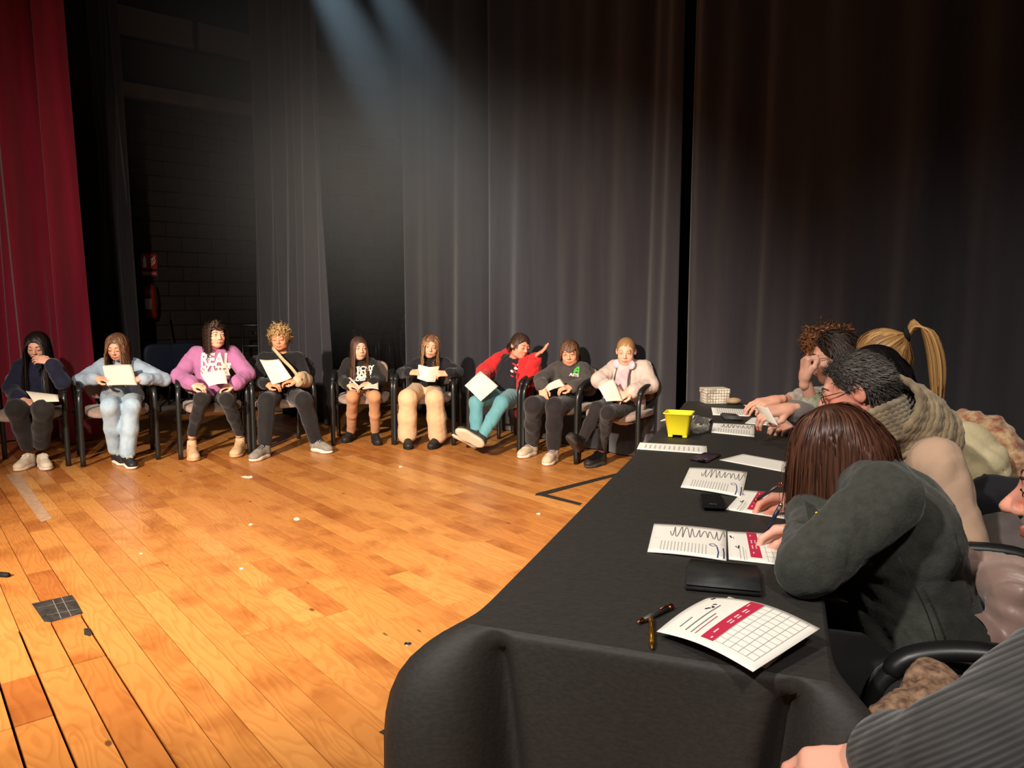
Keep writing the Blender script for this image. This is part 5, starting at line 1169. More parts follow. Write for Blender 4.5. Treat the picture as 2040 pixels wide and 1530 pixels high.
M_WALLET = mat('wallet_leather', (40, 42, 42), .5, (48, 50, 50), 40, .15, 120, spec=.4)
w_ = thing('phone_wallet', 'closed black leather phone wallet on the table', 'wallet', tp_(1440, 1145))
wp = [(1371, 1119), (1512, 1134), (1516, 1180), (1366, 1166)]
tbox(MB(), wp, .004, .013, .0018).build('cover', M_WALLET, w_); tbox(MB(), wp, .004, .0, .0018).build('cover', M_WALLET, w_); tbox(MB(), [(1375, 1121), (1509, 1135), (1512, 1176), (1371, 1163)], .0095, .0038, .001).build('phone', M_SHELL, w_)
MB().tube([tp_(1366, 1166, .0085), tp_(1516, 1180, .0085)], .0085, 12).build('spine', M_WALLET, w_)
ph = thing('phone', 'black phone lying on top of a black case', 'phone', tp_(1420, 1000))
tbox(MB(), [(1397, 992), (1440, 997), (1446, 1017), (1401, 1014)], .010, 0., .002).build('case', M_SHELL, ph, False); M_GLASSB = mat('black_glass', (20, 22, 22), .12, spec=.6)
tbox(MB(), [(1394, 988), (1436, 991), (1446, 1014), (1398, 1012)], .009, .010, .0015).build('phone_body', M_GLASSB, ph, False)
v, f = text_mesh('AM', .014, .0003); q = tp_(1420, 1004, .0198); mk('screen_digits', q + v[:, :1] * E1 + v[:, 1:2] * E2, f, mat('screen_text', (96, 100, 96), .5), ph)
ph = thing('phone', 'dark purple phone with triple camera lying face down', 'phone', tp_(1405, 915))
tbox(MB(), [(1373, 917), (1403, 905), (1437, 909), (1407, 923)], .009, 0., .003).build('phone_body', mat('purple_case', (62, 46, 62), .45), ph)
tbox(MB(), [(1389, 917), (1396, 914), (1411, 916), (1403, 919)], .002, .009, .0008).build('camera_bump', M_GLASSB, ph)
gc = thing('glasses_case', 'slim grey spectacle case beside the papers', 'case', tp_(1455, 834)); tbox(MB(), [(1434, 829), (1468, 832), (1481, 840), (1444, 838)], .020, 0., .007).build('shell', mat('grey_case', (70, 68, 66), .5), gc)
# yellow tub
cb = tp_(1348, 880); c2 = atz(1348, 874, TT); ty = thing('plastic_tub', 'bright yellow square plastic tub', 'tub', c2)
M_YEL = mat('yellow_plastic', (240, 224, 40), .4, spec=.5)
tc_ = tp_(1350, 871) + E2 * .03; hw0, hw1, hh = .042, .056, .105
def sq(hw, z, r=.012, n=8):
    out = []
    for k, (sx, sy) in enumerate(((1, 1), (-1, 1), (-1, -1), (1, -1))):
        for j in range(n):
            a = k * PI / 2 + j / (n - 1) * PI / 2; out.append(tc_ + E1 * (sx * (hw - r) + r * math.cos(a)) + E2 * (sy * (hw - r) + r * math.sin(a)) + V(0, 0, z))
    return np.array(out)
MB().grid(np.array([sq(hw0, .012), sq(hw1, hh - .006), sq(hw1 + .005, hh - .004), sq(hw1 + .005, hh), sq(hw1 - .002, hh), sq(hw0 - .003, .016), sq(.004, .016)]), closed=True).build('tub_wall', M_YEL, ty)
MB().grid(np.array([sq(hw0, .012), sq(.004, .012)]), closed=True).build('tub_bottom', M_YEL, ty)
for sx in (-1, 1):
    for sy in (-1, 1): MB().box(tc_ + E1 * sx * .030 + E2 * sy * .030 + V(0, 0, .0065), (.020, .020, .013), RTB, bev=.003).build('foot', M_YEL, ty)
# crumpled clear bag
Bg = Sdf().ell(tp_(1392, 862) + V(0, 0, .035), (.045, .035, .035), k=.03).ell(tp_(1406, 872) + V(0, 0, .022), (.035, .025, .022), k=.03).ell(tp_(1384, 850) + V(0, 0, .03), (.03, .03, .03), k=.03)
m_bag = mat('clear_film', (236, 236, 230), .12, None, trans=.9, spec=.5)
tag(mk('plastic_bag', *largest(*Bg.mesh(.005, wrinkle(.010, 50, 3))), m_bag, loc=tp_(1395, 866)), 'crumpled clear plastic bag beside the yellow tub', 'bag')
# patterned box with lid and oval stone
def pattern_mat():
    m = bpy.data.materials.new('patterned_card'); m.use_nodes = True; nt = m.node_tree; b = nt.nodes['Principled BSDF']
    tc = nt.nodes.new('ShaderNodeTexCoord'); v = nt.nodes.new('ShaderNodeTexVoronoi'); v.inputs['Scale'].default_value = 62; v.inputs['Randomness'].default_value = .15; nt.links.new(tc.outputs['Object'], v.inputs['Vector'])
    r = nt.nodes.new('ShaderNodeValToRGB'); r.color_ramp.elements[0].position = .42; r.color_ramp.elements[0].color = (*lin((232, 222, 204)), 1); r.color_ramp.elements[1].position = .5; r.color_ramp.elements[1].color = (*lin((158, 146, 128)), 1)
    nt.links.new(v.outputs['Distance'], r.inputs[0]); nt.links.new(r.outputs[0], b.inputs['Base Color']); b.inputs['Roughness'].default_value = .7; return m
M_PAT = pattern_mat(); bx = tp_(1428, 804); gb = thing('gift_box', 'small grey patterned cardboard box with lid', 'box', bx)
RB = np.stack([unit(E1 + E2 * .5), unit(E2 - E1 * .5), V(0, 0, 1)], 1)
MB().box(bx + V(0, .05, .034), (.135, .10, .068), RB, bev=.001).build('box_base', M_PAT, gb, False); MB().box(bx + V(0, .05, .070), (.141, .106, .026), RB, bev=.001).build('lid', M_PAT, gb, False)
tag(MB().sup(tp_(1463, 806) + V(0, .02, .018), (.048, .028, .018), 1, 1, RB, 14, 24).build('stone', mat('striped_stone', (196, 170, 130), .5, (120, 90, 64), 8, stretch=(1, 5, 5)), loc=tp_(1463, 806)), 'smooth striped oval stone beside the patterned box', 'stone')

# ------------------------------------------------------------------ the jury
FJ = -E1
def jury(pel, **kw):
    J = {'pelvis': V(pel)}; rt = np.cross(V(0, 0, 1), FJ)
    for k, q in kw.items(): J[k] = V(q)
    p = V(pel)
    for h, sg in (('a', -1), ('b', 1)):
        J['kn' + h] = p + FJ * .40 + rt * sg * .12 + V(0, 0, .03); J['an' + h] = p + FJ * .36 + rt * sg * .12 - V(0, 0, p[2] - .085); J['toe' + h] = J['an' + h] + FJ * .17 - V(0, 0, .07)
    return J
GJ = 'jury seated at the black table'
M_NAIL = mat('red_nail', (186, 24, 40), .25)
DK = dict(name='trousers', mat=cloth('darktrouser', (30, 28, 30), (36, 34, 36)), ease=.01)
SHD = dict(kind='boot', mat=M_BLKSHOE, sole=M_BSOLE, lace=M_BLACE)
def jchair(p, label, back=.06):
    return put_chair(V(p) - FJ * back, FJ, label, 'armchairs of the jury')
# woman in green-grey coat, brown hair
J = jury((.95, 1.60, .50), neck=at(1745, 945, 1.66), head=at(1668, 908, 1.72), sha=at(1695, 965, 1.82), shb=at(1762, 992, 1.46), ela=at(1720, 1070, 1.82), wra=at(1630, 1056, 1.69), elb=atz(1612, 1128, .812), wrb=at(1618, 1006, 1.76))
M_GCOAT = cloth('greencoat', (53, 55, 49), (62, 63, 57), 60, .4, 160)
out = person('person in dark green-grey coat with brown bob bent over writing', J, 1.0, False, head=(-114, 42, -4), skin_c=(226, 176, 156), eyes='down', fat=1.15, hs=.98, nails=M_NAIL,
       top=dict(name='coat', mat=M_GCOAT, ease=.016, sl=1.08, hem=.18, collar=True, h=.0095), low=DK, shoes=SHD, hands=('pen', 'fist'), hand_dir=(V(-.8, .45, -.22), V(.45, .25, .7)), palm=((V(-.1, -.5, -.8), V(0, -1, .3)), (V(.6, .5, .1), V(.2, .9, .1))), top_amp=.009,
       hair=dict(mat=hairmat('hair_chestnut', (48, 28, 21), (96, 60, 44), .38), body=False, sets=[dict(style='part', seed=31, N=2700, length=.225, width=.0026, vol=.014, steps=16, part=-.01, xmax=.088, spread=.10, grav=.5)]), group=GJ, brow=(60, 40, 30))
Lp = out['root']
lap = [at(1600, 990, 1.50), at(1622, 1005, 1.47), at(1640, 1035, 1.46), at(1612, 1045, 1.48)]
MB().slab(sheet_grid(lap, .004)[0], .006, V(-.3, -.9, .2)).build('cuff_flap', M_GCOAT, Lp)
MB().sup(at(1628, 1024, 1.455), (.006, .003, .006), 1, 1, None, 8, 12).build('button', M_GOLD, Lp)
MB().tube(spline([at(1790, 1110, 1.40), at(1850, 1230, 1.40), at(1890, 1370, 1.40)], 14), .0015, 5).build('seam', mat('coat_seam', (34, 35, 32), .9), Lp)
pen('pen', 'dark blue pen in the hand of the green-grey coat', atz(1518, 1076, .757), at(1557, 1003, 1.70), (mat('navy_lacquer', (36, 40, 62), .3), mat('silver', (190, 180, 170), .25, metal=1.)), .0048)
jchair((.97, 1.60, 0), 'jury armchair under the person in the green-grey coat')
# man in beige shirt, grey hair, scarf
J = jury((1.30, 2.20, .50), neck=at(1806, 872, 2.28), head=at(1706, 776, 2.26), sha=at(1770, 880, 2.48), shb=at(1868, 925, 2.06), ela=at(1690, 990, 2.25), wra=at(1612, 996, 1.98), elb=at(1918, 1085, 2.00), wrb=at(1760, 1110, 1.98))
out = person('person in beige shirt and ribbed scarf with short grey hair and thin glasses', J, 1.04, False, hs=.96, head=(-120, 18, 3), skin_c=(222, 160, 138), eyes='down', glasses=mat('thin_metal', (120, 116, 112), .3, metal=.9),
       top=dict(name='shirt', mat=cloth('beigeshirt', (196, 164, 138), (188, 156, 130), 5, .15, 60), ease=.014, sl=1.1, h=.010), low=DK, shoes=SHD, hands=('pen', 'relax'), hand_dir=(V(-.9, .35, -.12), V(-.9, .3, -.1)), palm=((V(-.1, -.5, -.8), V(0, -1, .3)), (V(.05, .2, -1), V(0, 1, .3))), top_amp=.008,
       hair=dict(mat=hairmat('hair_grey', (40, 37, 35), (112, 105, 98), .5), body=False, fore=.020, sets=[dict(style='swept', seed=41, N=3800, length=.028, width=.0013, vol=.0095, steps=5, grav=.16, lift=.02)]), group=GJ, brow=(70, 60, 54))
sc = thing('scarf', 'chunky ribbed brown and olive scarf around the neck of the beige shirt', 'scarf', J['neck'])
M_SCARF = mat('scarf_knit', (112, 94, 72), .95, (156, 138, 106), 14, .7, 110, sheen=.3)
nk = J['neck']; nbm = J['head'] + head_frame(-120, 18, 3) @ V(0, -.035, -.085); ax = unit(nbm - nk); sx_ = unit(np.cross(ax, V(0, 1, 0))); sy_ = np.cross(ax, sx_)
for i in range(17):
    a = i / 16; r1 = .128 - .010 * a + .005 * math.sin(i * 1.3) + .010 * math.sin(a * PI); zz = -.035 + .205 * a
    pts = [nk + V(0, -.022, 0) + sx_ * (r1 * math.cos(t)) + sy_ * (r1 * math.sin(t) * .95) + ax * (zz + .018 * math.cos(t + 1.) + .004 * math.sin(3 * t + i)) for t in np.linspace(0, 2 * PI, 73)]
    MB().tube(pts, .0115 * (1 + .16 * np.sin(np.arange(73) * 1.9 + i * 1.5)), 8, cap=False).build('scarf_rib', M_SCARF, sc)
for k in range(8):
    ox, oy = 5.5 * k - 8, 7.5 * k - 22
    path = [at(x + ox, y + oy, Y) for x, y, Y in ((1772, 778, 2.44), (1806, 792, 2.36), (1808, 815, 2.22), (1778, 832, 2.12), (1732, 850, 2.08), (1690, 878, 2.14))]
    MB().tube(spline(path, 60), .0125 * (1 + .14 * np.sin(np.arange(60) * 1.9 + k)), 8).build('scarf_fold', M_SCARF, sc)
pen('pen', 'dark pen in the hand of the beige shirt', atz(1500, 1000, .757), at(1560, 962, 2.02), (M_GUN, M_COPPER), .0048)
jchair((1.30, 2.20, 0), 'jury armchair under the person in the beige shirt')
# black-haired person behind the grey hair
J = jury((1.52, 2.66, .50), neck=at(1800, 830, 2.68), head=at(1742, 756, 2.66), sha=at(1765, 850, 2.88), shb=at(1840, 860, 2.5), ela=at(1690, 930, 2.85), wra=at(1668, 905, 2.6), elb=at(1820, 960, 2.48), wrb=at(1720, 960, 2.5))
person('person with sleek black hair bent behind the grey-haired person', J, 1.0, False, head=(-112, 38, 0), skin_c=(222, 166, 142), eyes='down', top=dict(name='sweater', mat=cloth('black_b', (34, 31, 33), (40, 36, 38)), ease=.014), low=DK, shoes=SHD, hands=('hold', 'hold'),
       hair=dict(mat=hairmat('hair_jet', (14, 12, 13), (40, 34, 34), .28), sets=[dict(style='part', seed=51, N=700, length=.20, width=.0045, vol=.010)]), group=GJ)
jchair((1.52, 2.66, 0), 'jury armchair with coats hung over its taupe back', .10)
# blonde ponytail
J = jury((1.72, 3.08, .50), neck=at(1795, 800, 3.10), head=at(1752, 716, 3.08), sha=at(1770, 815, 3.28), shb=at(1825, 830, 2.92), ela=at(1690, 870, 3.2), wra=at(1572, 815, 2.98), elb=at(1800, 900, 2.86), wrb=at(1700, 880, 2.9))
RHb = head_frame(-115, 14, 0)
out = person('person with long blonde ponytail tied high, holding a curled sheet', J, 1.0, False, nails=M_NAIL, head=(-115, 14, 0), skin_c=(230, 176, 150), eyes='down', top=dict(name='sweater', mat=cloth('grey_p', (120, 112, 108), (130, 122, 118)), ease=.014), low=DK, shoes=SHD, hands=('hold', 'hold'), hand_dir=(V(-.95, -.1, -.1), None),
       hair=dict(mat=hairmat('hair_blonde', (122, 84, 48), (212, 166, 104)), body=False, low=True, sets=[dict(style='back', seed=61, N=1200, length=.24, width=.0035, vol=.014, tie=(0, -.120, .080), lift=.0)]), group=GJ)
hr = MB(); rr3 = random.Random(8); hd = J['head']
for i in range(100):
    a = rr3.uniform(0, 6.3); q = rr3.random() ** .5; o0 = V(0, -.118, .082); dx, dy = q * math.cos(a), q * math.sin(a)
    pts = [o0 + V(dx * .014, -.005, dy * .014), o0 + V(dx * .03, -.035, .030 + dy * .02), o0 + V(dx * .045, -.075 + dy * .02, -.01), o0 + V(dx * .045, -.085 + dy * .03, -.10), o0 + V(dx * .04, -.075 + dy * .03, -.20), o0 + V(dx * .02, -.055 + dy * .02, -.30 + rr3.uniform(-.04, .05))]
    hr.tube(spline([hd + RHb @ p for p in pts], 16), np.linspace(.0065, .002, 16), 5)
v_ = np.concatenate(hr.v); mk('ponytail', v_, hr.f, MATS['hair_blonde'], out['root'], attr=np.repeat(np.random.default_rng(3).uniform(0, 1, 100), 80)[:len(v_)])
MB().tube([hd + RHb @ (V(0, -.117, .080) + V(.024 * math.cos(t), 0, .024 * math.sin(t))) for t in np.arange(17) / 16 * 2 * PI], .010, 8).build('hair_tie', mat('hair_tie', (22, 20, 22), .8), out['root'])
jchair((1.72, 3.08, 0), 'jury armchair under the person with the blonde ponytail')
# dark bob with black glasses, fist at cheek
J = jury((1.84, 3.56, .50), neck=at(1715, 770, 3.52), head=at(1663, 712, 3.48), sha=at(1690, 790, 3.72), shb=at(1745, 800, 3.36), ela=at(1640, 815, 3.55), wra=at(1603, 754, 3.36), elb=at(1690, 860, 3.25), wrb=at(1600, 850, 3.2))
J['ela'] = at(1618, 808, 3.40)
out = person('person with dark short hair and black glasses resting a fist on the cheek', J, 1.0, False, head=(-108, 10, 2), skin_c=(226, 174, 150), glasses=mat('black_acetate', (20, 18, 18), .35),
       top=dict(name='blouse', mat=cloth('floral', (196, 186, 172), (110, 140, 84), 34), ease=.014, cuff=.15, short=True), low=DK, shoes=SHD, hands=('fist', 'hold'), hand_dir=(V(.02, .0, 1), None), palm=((V(.9, 0, .1), V(0, -1, .2)), None),
       hair=dict(mat=hairmat('hair_dark', (28, 21, 19), (68, 52, 45)), fore=.008, sets=[dict(style='swept', seed=71, N=1100, length=.11, width=.0036, vol=.014, steps=10, grav=.22)]), group=GJ)
d = unit(J['wra'] - J['ela']); MB().tube([J['wra'] - d * .010, J['wra'] - d * .003], .028, 14).build('hair_band', MATS['hair_tie'], out['root'])
jchair((1.84, 3.56, 0), 'jury armchair under the person with black glasses')
# curly brown hair, farthest
J = jury((2.0, 4.02, .50), neck=at(1690, 760, 3.98), head=at(1646, 702, 3.94), sha=at(1680, 785, 4.15), shb=at(1690, 785, 3.8), ela=at(1640, 812, 4.1), wra=at(1600, 800, 4.0), elb=at(1598, 796, 3.78), wrb=at(1548, 797, 3.72))
person('person with curly auburn hair farthest along the jury table', J, 1.0, False, head=(-106, 12, 0), skin_c=(228, 172, 146), top=dict(name='cardigan', mat=cloth('palepattern', (202, 192, 182), (176, 160, 146), 40), ease=.014, cuff=.35, short=True), low=DK, shoes=SHD, hands=('relax', 'relax'), hand_dir=(None, V(-1, -.1, -.15)),
       hair=dict(mat=hairmat('hair_auburn', (80, 46, 28), (164, 108, 66)), sets=[dict(style='puff', seed=81, N=1900, length=.12, width=.0038, vol=.014, curl=.008, clen=.028, steps=15, grav=.16, fcut=.045)]), group=GJ)
jchair((2.0, 4.02, 0), 'jury armchair at the far end under the curly-haired person')
# near man in dark ribbed sweater at the right edge
def rib_mat(nv):
    m = bpy.data.materials.new('ribbed_knit'); m.use_nodes = True; nt = m.node_tree; b = nt.nodes['Principled BSDF']
    tc = nt.nodes.new('ShaderNodeTexCoord'); dp = nt.nodes.new('ShaderNodeVectorMath'); dp.operation = 'DOT_PRODUCT'; dp.inputs[1].default_value = tuple(float(c) * 2 * PI / .0075 for c in nv); nt.links.new(tc.outputs['Object'], dp.inputs[0])
    w = nt.nodes.new('ShaderNodeMath'); w.operation = 'SINE'; nt.links.new(dp.outputs['Value'], w.inputs[0])
    r = nt.nodes.new('ShaderNodeMapRange'); r.inputs[1].default_value = -1; nt.links.new(w.outputs[0], r.inputs[0])
    cr = nt.nodes.new('ShaderNodeValToRGB'); cr.color_ramp.elements[0].color = (*lin((40, 40, 40)), 1); cr.color_ramp.elements[1].color = (*lin((62, 61, 59)), 1); nt.links.new(r.outputs[0], cr.inputs[0]); nt.links.new(cr.outputs[0], b.inputs['Base Color'])
    bp = nt.nodes.new('ShaderNodeBump'); bp.inputs['Strength'].default_value = .5; bp.inputs['Distance'].default_value = .003; nt.links.new(r.outputs[0], bp.inputs['Height']); nt.links.new(bp.outputs[0], b.inputs['Normal']); b.inputs['Roughness'].default_value = .9; b.inputs['Sheen Weight'].default_value = .2
    return m
ra = unit(at(2170, 1310, 1.0) - at(1696, 1522, .98)); M_RIB = rib_mat(unit(np.cross(ra, unit(at(1950, 1400, 1.) - V(0, 0, CAMH)))))
J = jury((1.14, 1.16, .50), neck=at(2255, 1120, 1.17), head=at(2176, 992, 1.15), sha=at(2150, 1200, 1.36), shb=at(2170, 1310, 1.0), ela=at(2190, 1450, 1.36), wra=at(2080, 1530, 1.25), elb=at(1935, 1500, .84), wrb=at(1752, 1520, .99))
out = person('person in dark ribbed sweater seen in profile at the right picture edge', J, 1.05, False, head=(-126, 4, 0), skin_c=(222, 168, 146), fat=1.1, neckr=.058,
       top=dict(name='sweater', mat=M_RIB, ease=.016, sl=1.18, cuff=.86, h=.0095), low=DK, shoes=SHD, hands=('relax', 'hold'), hand_dir=(V(-.9, 0, -.2), V(-.9, .25, -.35)), palm=(None, (V(.1, .3, -1), V(0, 1, .2))), top_amp=.006,
       hair=dict(mat=hairmat('hair_man', (30, 26, 24), (64, 56, 50)), body=False, sets=[dict(style='swept', seed=91, N=1300, length=.03, width=.0016, vol=.010, steps=5, grav=.12, lift=.08)]), group=GJ)
jchair((1.14, 1.16, 0), 'jury armchair under the person in the ribbed sweater', .16)
rp_ = at(1655, 1565, 1.02)
rb_ = thing('phone', 'red phone case tip held by the ribbed sweater', 'phone', rp_); MB().box(rp_, (.075, .012, .14), np.array(Matrix.Rotation(1.1, 3, 'Y')), bev=.004).build('case', mat('red_case', (196, 60, 76), .45), rb_)

# coats and bags on and by the jury chairs
def blob(name, label, cat, prims, m, amp=.02, fr=18, h=.011, seed=1, extra=None):
    S = Sdf()
    for q in prims: S.chain([V(x) for x in q[0]], q[1], .07)
    v, f = S.mesh(h, wrinkle(amp, fr, seed)); c = v.mean(axis=0); c[2] = v[:, 2].min()
    return tag(mk(name, v, f, m, loc=c), label, cat)
M_KNIT = mat('multicolour_knit', (150, 84, 66), .95, (198, 170, 128), 34, .9, 90, sheen=.3)
blob('knitted_wrap', 'multicoloured knitted wrap over the back of a jury chair', 'wrap', [([at(1880, 868, 2.72), at(1925, 850, 2.70), at(1975, 868, 2.62), at(2010, 920, 2.56), at(2018, 975, 2.54)], [.03, .045, .05, .05, .04]), ([at(1905, 880, 2.80), at(1960, 880, 2.75), at(1995, 960, 2.66)], [.045, .06, .05])], M_KNIT, .012, 40)
blob('coat', 'cream coat bundled on a jury chair under the knitted wrap', 'coat', [([at(1890, 885, 2.55), at(1925, 880, 2.52), at(1960, 895, 2.50)], [.035, .05, .04]), ([at(1895, 915, 2.52), at(1930, 935, 2.48), at(1975, 925, 2.48)], [.04, .055, .05]), ([at(1905, 945, 2.50), at(1945, 960, 2.46)], [.04, .04])], cloth('creamcoat', (206, 192, 152), (190, 176, 136), 8), .020, 22)
blob('jacket', 'black jacket over the chair back of the beige shirt', 'jacket', [([at(1930, 1000, 2.32), at(1990, 985, 2.30), at(2050, 985, 2.25)], [.03, .045, .05]), ([at(1935, 1015, 2.34), at(1985, 1015, 2.36), at(2060, 1030, 2.32)], [.03, .05, .06]), ([at(1975, 1040, 2.40), at(1990, 1100, 2.42), at(1985, 1170, 2.40)], [.05, .05, .05])], cloth('blackjack2', (26, 26, 30), (32, 32, 36)), .02, 16)
blob('trench_coat', 'grey-mauve satin jacket draped on the chair behind the green-grey coat', 'jacket', [([at(1930, 1165, 1.62), at(1985, 1175, 1.56), at(2060, 1230, 1.45)], [.035, .05, .06]), ([at(1960, 1210, 1.58), at(2010, 1260, 1.50), at(2040, 1300, 1.45)], [.05, .06, .05]), ([at(1985, 1250, 1.6), at(2000, 1330, 1.55)], [.05, .06])], mat('satin', (150, 122, 112), .42, (162, 134, 122), 6, .2, 30, sheen=.3, spec=.5), .05, 22)
blob('jacket', 'sheer grey jacket hanging beside the beige shirt sleeve', 'jacket', [([at(1975, 1060, 2.18), at(1985, 1120, 2.15)], [.04, .045]), ([at(2010, 1060, 2.15), at(2030, 1130, 2.1)], [.04, .05])], cloth('greyshell', (92, 84, 80), (104, 96, 92), 6), .015, 16)
blob('scarf', 'beige printed scarf fallen beside the green-grey coat', 'scarf', [([at(1850, 1352, 1.22), at(1868, 1385, 1.20), at(1835, 1415, 1.18), at(1800, 1430, 1.15)], [.014, .018, .014, .011]), ([at(1865, 1362, 1.23), at(1885, 1372, 1.22)], [.012, .01]), ([at(1820, 1428, 1.16), at(1770, 1450, 1.13), at(1735, 1462, 1.12)], [.014, .012, .008])], mat('scarf_print', (148, 118, 94), .9, (84, 62, 50), 60, .3, 60), .008, 50, .006)

# ------------------------------------------------------------------ backstage things by the wing wall
def wpt(px, py, dep=.05):
    """point in front of the wing wall seen at a pixel"""
    r = ray(px, py); q = WB + WN * dep; t = ((q - V(0, 0, CAMH)) @ WN) / (r @ WN); return V(0, 0, CAMH) + r * t
c = wpt(302, 634, .13); ex = thing('fire_extinguisher', 'red fire extinguisher with white label hung on the block wall', 'extinguisher', c)
M_XR = mat('extinguisher_red', (130, 28, 30), .35, spec=.5)
MB().lathe([(.01, 0), (.075, .005), (.08, .03), (.08, .36), (.07, .41), (.04, .44), (.03, .46), (.012, .461)], c, 24).build('cylinder', M_XR, ex)
MB().tube([c + V(0, 0, .455), c + V(0, 0, .50)], .022, 12).build('valve', M_SHELL, ex); MB().box(c + V(.0, -.03, .52), (.03, .14, .025), bev=.005).build('handle', M_SHELL, ex)
MB().tube(spline([c + V(0, -.03, .48), c + V(.09, -.06, .45), c + V(.11, -.05, .25), c + V(.10, -.05, .08)], 16), .011, 8).build('hose', M_SHELL, ex)
def band(c, z0, z1, a0, a1, r, m, name):
    th = np.linspace(a0, a1, 12); MB().grid(np.array([[c + V(r * math.cos(t), r * math.sin(t), z) for t in th] for z in (z0, z1)])).build(name, m, ex)
band(c, .12, .26, -2.2, -1.0, .0815, mat('label_white', (232, 226, 216), .6), 'label'); band(c, .32, .38, -2.2, -1.0, .0815, mat('label_pink', (150, 110, 100), .6), 'label')
c = wpt(297, 524, .0); sg = thing('fire_sign', 'red fire extinguisher sign with white pictogram on the wall', 'sign', c)
def wq(du, dz, dep=0.): return c + WD * du + V(0, 0, dz) + WN * dep
M_SIGN = mat('sign_red', (150, 34, 36), .5); M_SIGNW = mat('sign_white', (232, 226, 216), .5)
MB().box(wq(0, .02, .0), (.20, .006, .20), RW, bev=.001).build('plate', M_SIGN, sg, False); MB().box(wq(0, -.14, .0), (.20, .006, .07), RW, bev=.001).build('plate', M_SIGN, sg, False)
MB().box(wq(-.055, .0, .004), (.04, .003, .12), RW, bev=.001).build('pictogram', M_SIGNW, sg, False); MB().box(wq(-.055, .075, .004), (.02, .003, .03), RW).build('pictogram', M_SIGNW, sg, False)
for i in range(3): MB().tube(spline([wq(.02 + .022 * i, -.05 + .02 * i, .005), wq(.035 + .02 * i, .0 + .015 * i, .005), wq(.02 + .022 * i, .03 + .02 * i, .005), wq(.035 + .02 * i, .06 + .015 * i, .005)], 10), .005, 6).build('pictogram', M_SIGNW, sg)
v, f = text_mesh('EXTINTOR', .034); mk('lettering', wq(0, -.14, .006) + v[:, :1] * WD + v[:, 1:2] * V(0, 0, 1), f, M_SIGNW, sg)
a, b = wpt(334, 628, .25), wpt(347, 712, .35); br = thing('broom', 'thin dark broom handle leaning on the block wall', 'broom', V(b[0], b[1], 0))
M_DARKW = mat('dark_wood', (50, 42, 36), .7); d = unit(b - a); e = b + d * ((b[2] - .12) / -d[2] if d[2] < 0 else .8)
MB().tube([a, e], .013, 8).build('handle', M_DARKW, br); MB().box(e + V(0, 0, -.05), (.26, .06, .14), RW, bev=.02).build('brush_head', M_DARKW, br)
# metal trolley rack
rk = thing('metal_rack', 'dark tubular metal trolley rack behind the blond curls', 'rack', wpt(525, 790, .9) * V(1, 1, 0))
q0, q1 = wpt(482, 648, .9), wpt(572, 648, .9); zf = 0.02
for dz, y in ((0, 0), (-.28, 0)): MB().tube([q0 + V(0, 0, dz), q1 + V(0, 0, dz)], .02, 8).build('rail', M_FRAME, rk)
for q in (q0, q1): MB().tube([q, V(q[0], q[1], zf)], .02, 8).build('upright', M_FRAME, rk); MB().tube([V(q[0], q[1], .05) - WN * .25, V(q[0], q[1], .05) + WN * .25], .018, 8).build('foot', M_FRAME, rk)
MB().tube(spline([q0 * .5 + q1 * .5 + V(0, 0, -.28), q0 * .5 + q1 * .5 + V(.02, 0, -.5), q0 * .48 + q1 * .52 + V(-.03, 0, -.7)], 10), .008, 6).build('cable', M_SHELL, rk)
MB().box(q0 * .6 + q1 * .4 + V(0, 0, -.1), (.22, .12, .05), RW, bev=.015).build('lamp_bracket', M_SHELL, rk)
# stacked dark blue seats behind the lilac sweatshirt
M_BLUEP = mat('navy_plastic', (30, 38, 66), .5)
for i, (x, y) in enumerate(((322, 716), (366, 716))):
    p = wpt(x, y, 1.2); t = thing('plastic_chair', ('navy plastic chair stored near the denim shirt', 'navy plastic chair stored behind the lilac sweatshirt')[i], 'chair', V(p[0], p[1], 0))
    S = MB().sup(V(p[0], p[1], .62), (.21, .03, .20), .5, .5, RW, 12, 24); S.build('backrest', M_BLUEP, t)
    MB().sup(V(p[0], p[1], .44) + WN * .2, (.21, .2, .025), .5, .5, RW, 10, 24).build('seat', M_BLUEP, t)
    for su in (-1, 1):
        for sv in (0.02, .36): MB().tube([V(p[0], p[1], .44) + WD * su * .17 + WN * sv, V(p[0], p[1], 0) + WD * su * .2 + WN * (sv + (.04 if sv > .1 else -.04))], .012, 8).build('leg', M_FRAME, t)
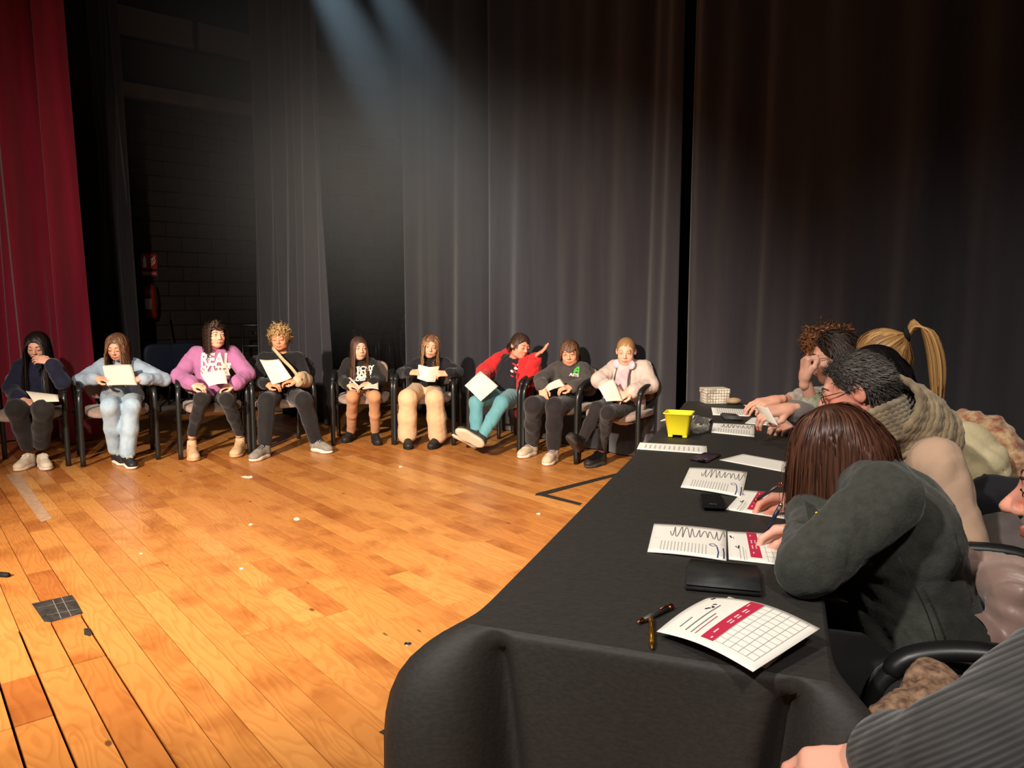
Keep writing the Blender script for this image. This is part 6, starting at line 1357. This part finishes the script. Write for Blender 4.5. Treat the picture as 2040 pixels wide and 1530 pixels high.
# dark heap of folded stands between the wing curtains
p = wpt(745, 800, 1.0) * V(1, 1, 0); t = thing('stand_heap', 'heap of dark folded stands and a covered frame between the curtains', 'stands', p)
for i in range(7):
    a = p + WD * (-.5 + .16 * i) + WN * random.uniform(-.1, .2); MB().tube([a, a + WD * random.uniform(-.25, .25) + V(0, 0, random.uniform(.7, 1.25))], .014, 6).build('stand_tube', M_FRAME, t)
MB().tube([p + WD * .05 + V(0, 0, .02), p + WD * .05 + V(0, 0, 1.0), p + WD * .45 + V(0, 0, 1.0), p + WD * .45 + V(0, 0, .02)], .016, 8).build('frame', M_FRAME, t)
S = Sdf().ell(p + WD * -.35 + V(0, 0, .45), (.22, .18, .45), k=.1).ell(p + WD * .7 + V(0, 0, .6), (.16, .16, .65), k=.1)
mk('dust_cover', *S.mesh(.02, wrinkle(.05, 9, 3)), cloth('darkcover', (40, 36, 38), (48, 44, 46)), t)
p = wpt(390, 812, 1.0) * V(1, 1, 0); tag(MB().box(p + V(0, 0, .03), (1.3, .6, .06), RW, bev=.01).build('floor_platform', mat('platform_grey', (128, 118, 108), .8), loc=p, smooth=False), 'low grey platform on the floor behind the chairs', 'platform')
# ------------------------------------------------------------------ stage haze drifting under the rig; it shows the blue beams
hz = bpy.data.materials.new('stage_haze'); hz.use_nodes = True; nt = hz.node_tree; nt.nodes.remove(nt.nodes['Principled BSDF'])
vs = nt.nodes.new('ShaderNodeVolumeScatter'); vs.inputs['Anisotropy'].default_value = .0; vs.inputs['Color'].default_value = (.92, .96, 1, 1)
tc = nt.nodes.new('ShaderNodeTexCoord'); gt = nt.nodes.new('ShaderNodeTexGradient'); gt.gradient_type = 'QUADRATIC_SPHERE'; nt.links.new(tc.outputs['Object'], gt.inputs[0])
ml = nt.nodes.new('ShaderNodeMath'); ml.operation = 'MULTIPLY'; ml.inputs[1].default_value = HAZE; nt.links.new(gt.outputs['Fac'], ml.inputs[0]); nt.links.new(ml.outputs[0], vs.inputs['Density'])
nt.links.new(vs.outputs[0], nt.nodes['Material Output'].inputs['Volume'])
hb = MB().sup((0, 0, 0), (1, 1, 1), 1, 1, None, 18, 32).build('haze', hz); tag(hb, 'thin bluish stage haze drifting under the rig', kind='stuff')
HC = at(700, 110, 6.95); hb.location = HC; hb.scale = (2.6, .95, 3.3); hb.rotation_euler = (0, math.radians(-20), 0)
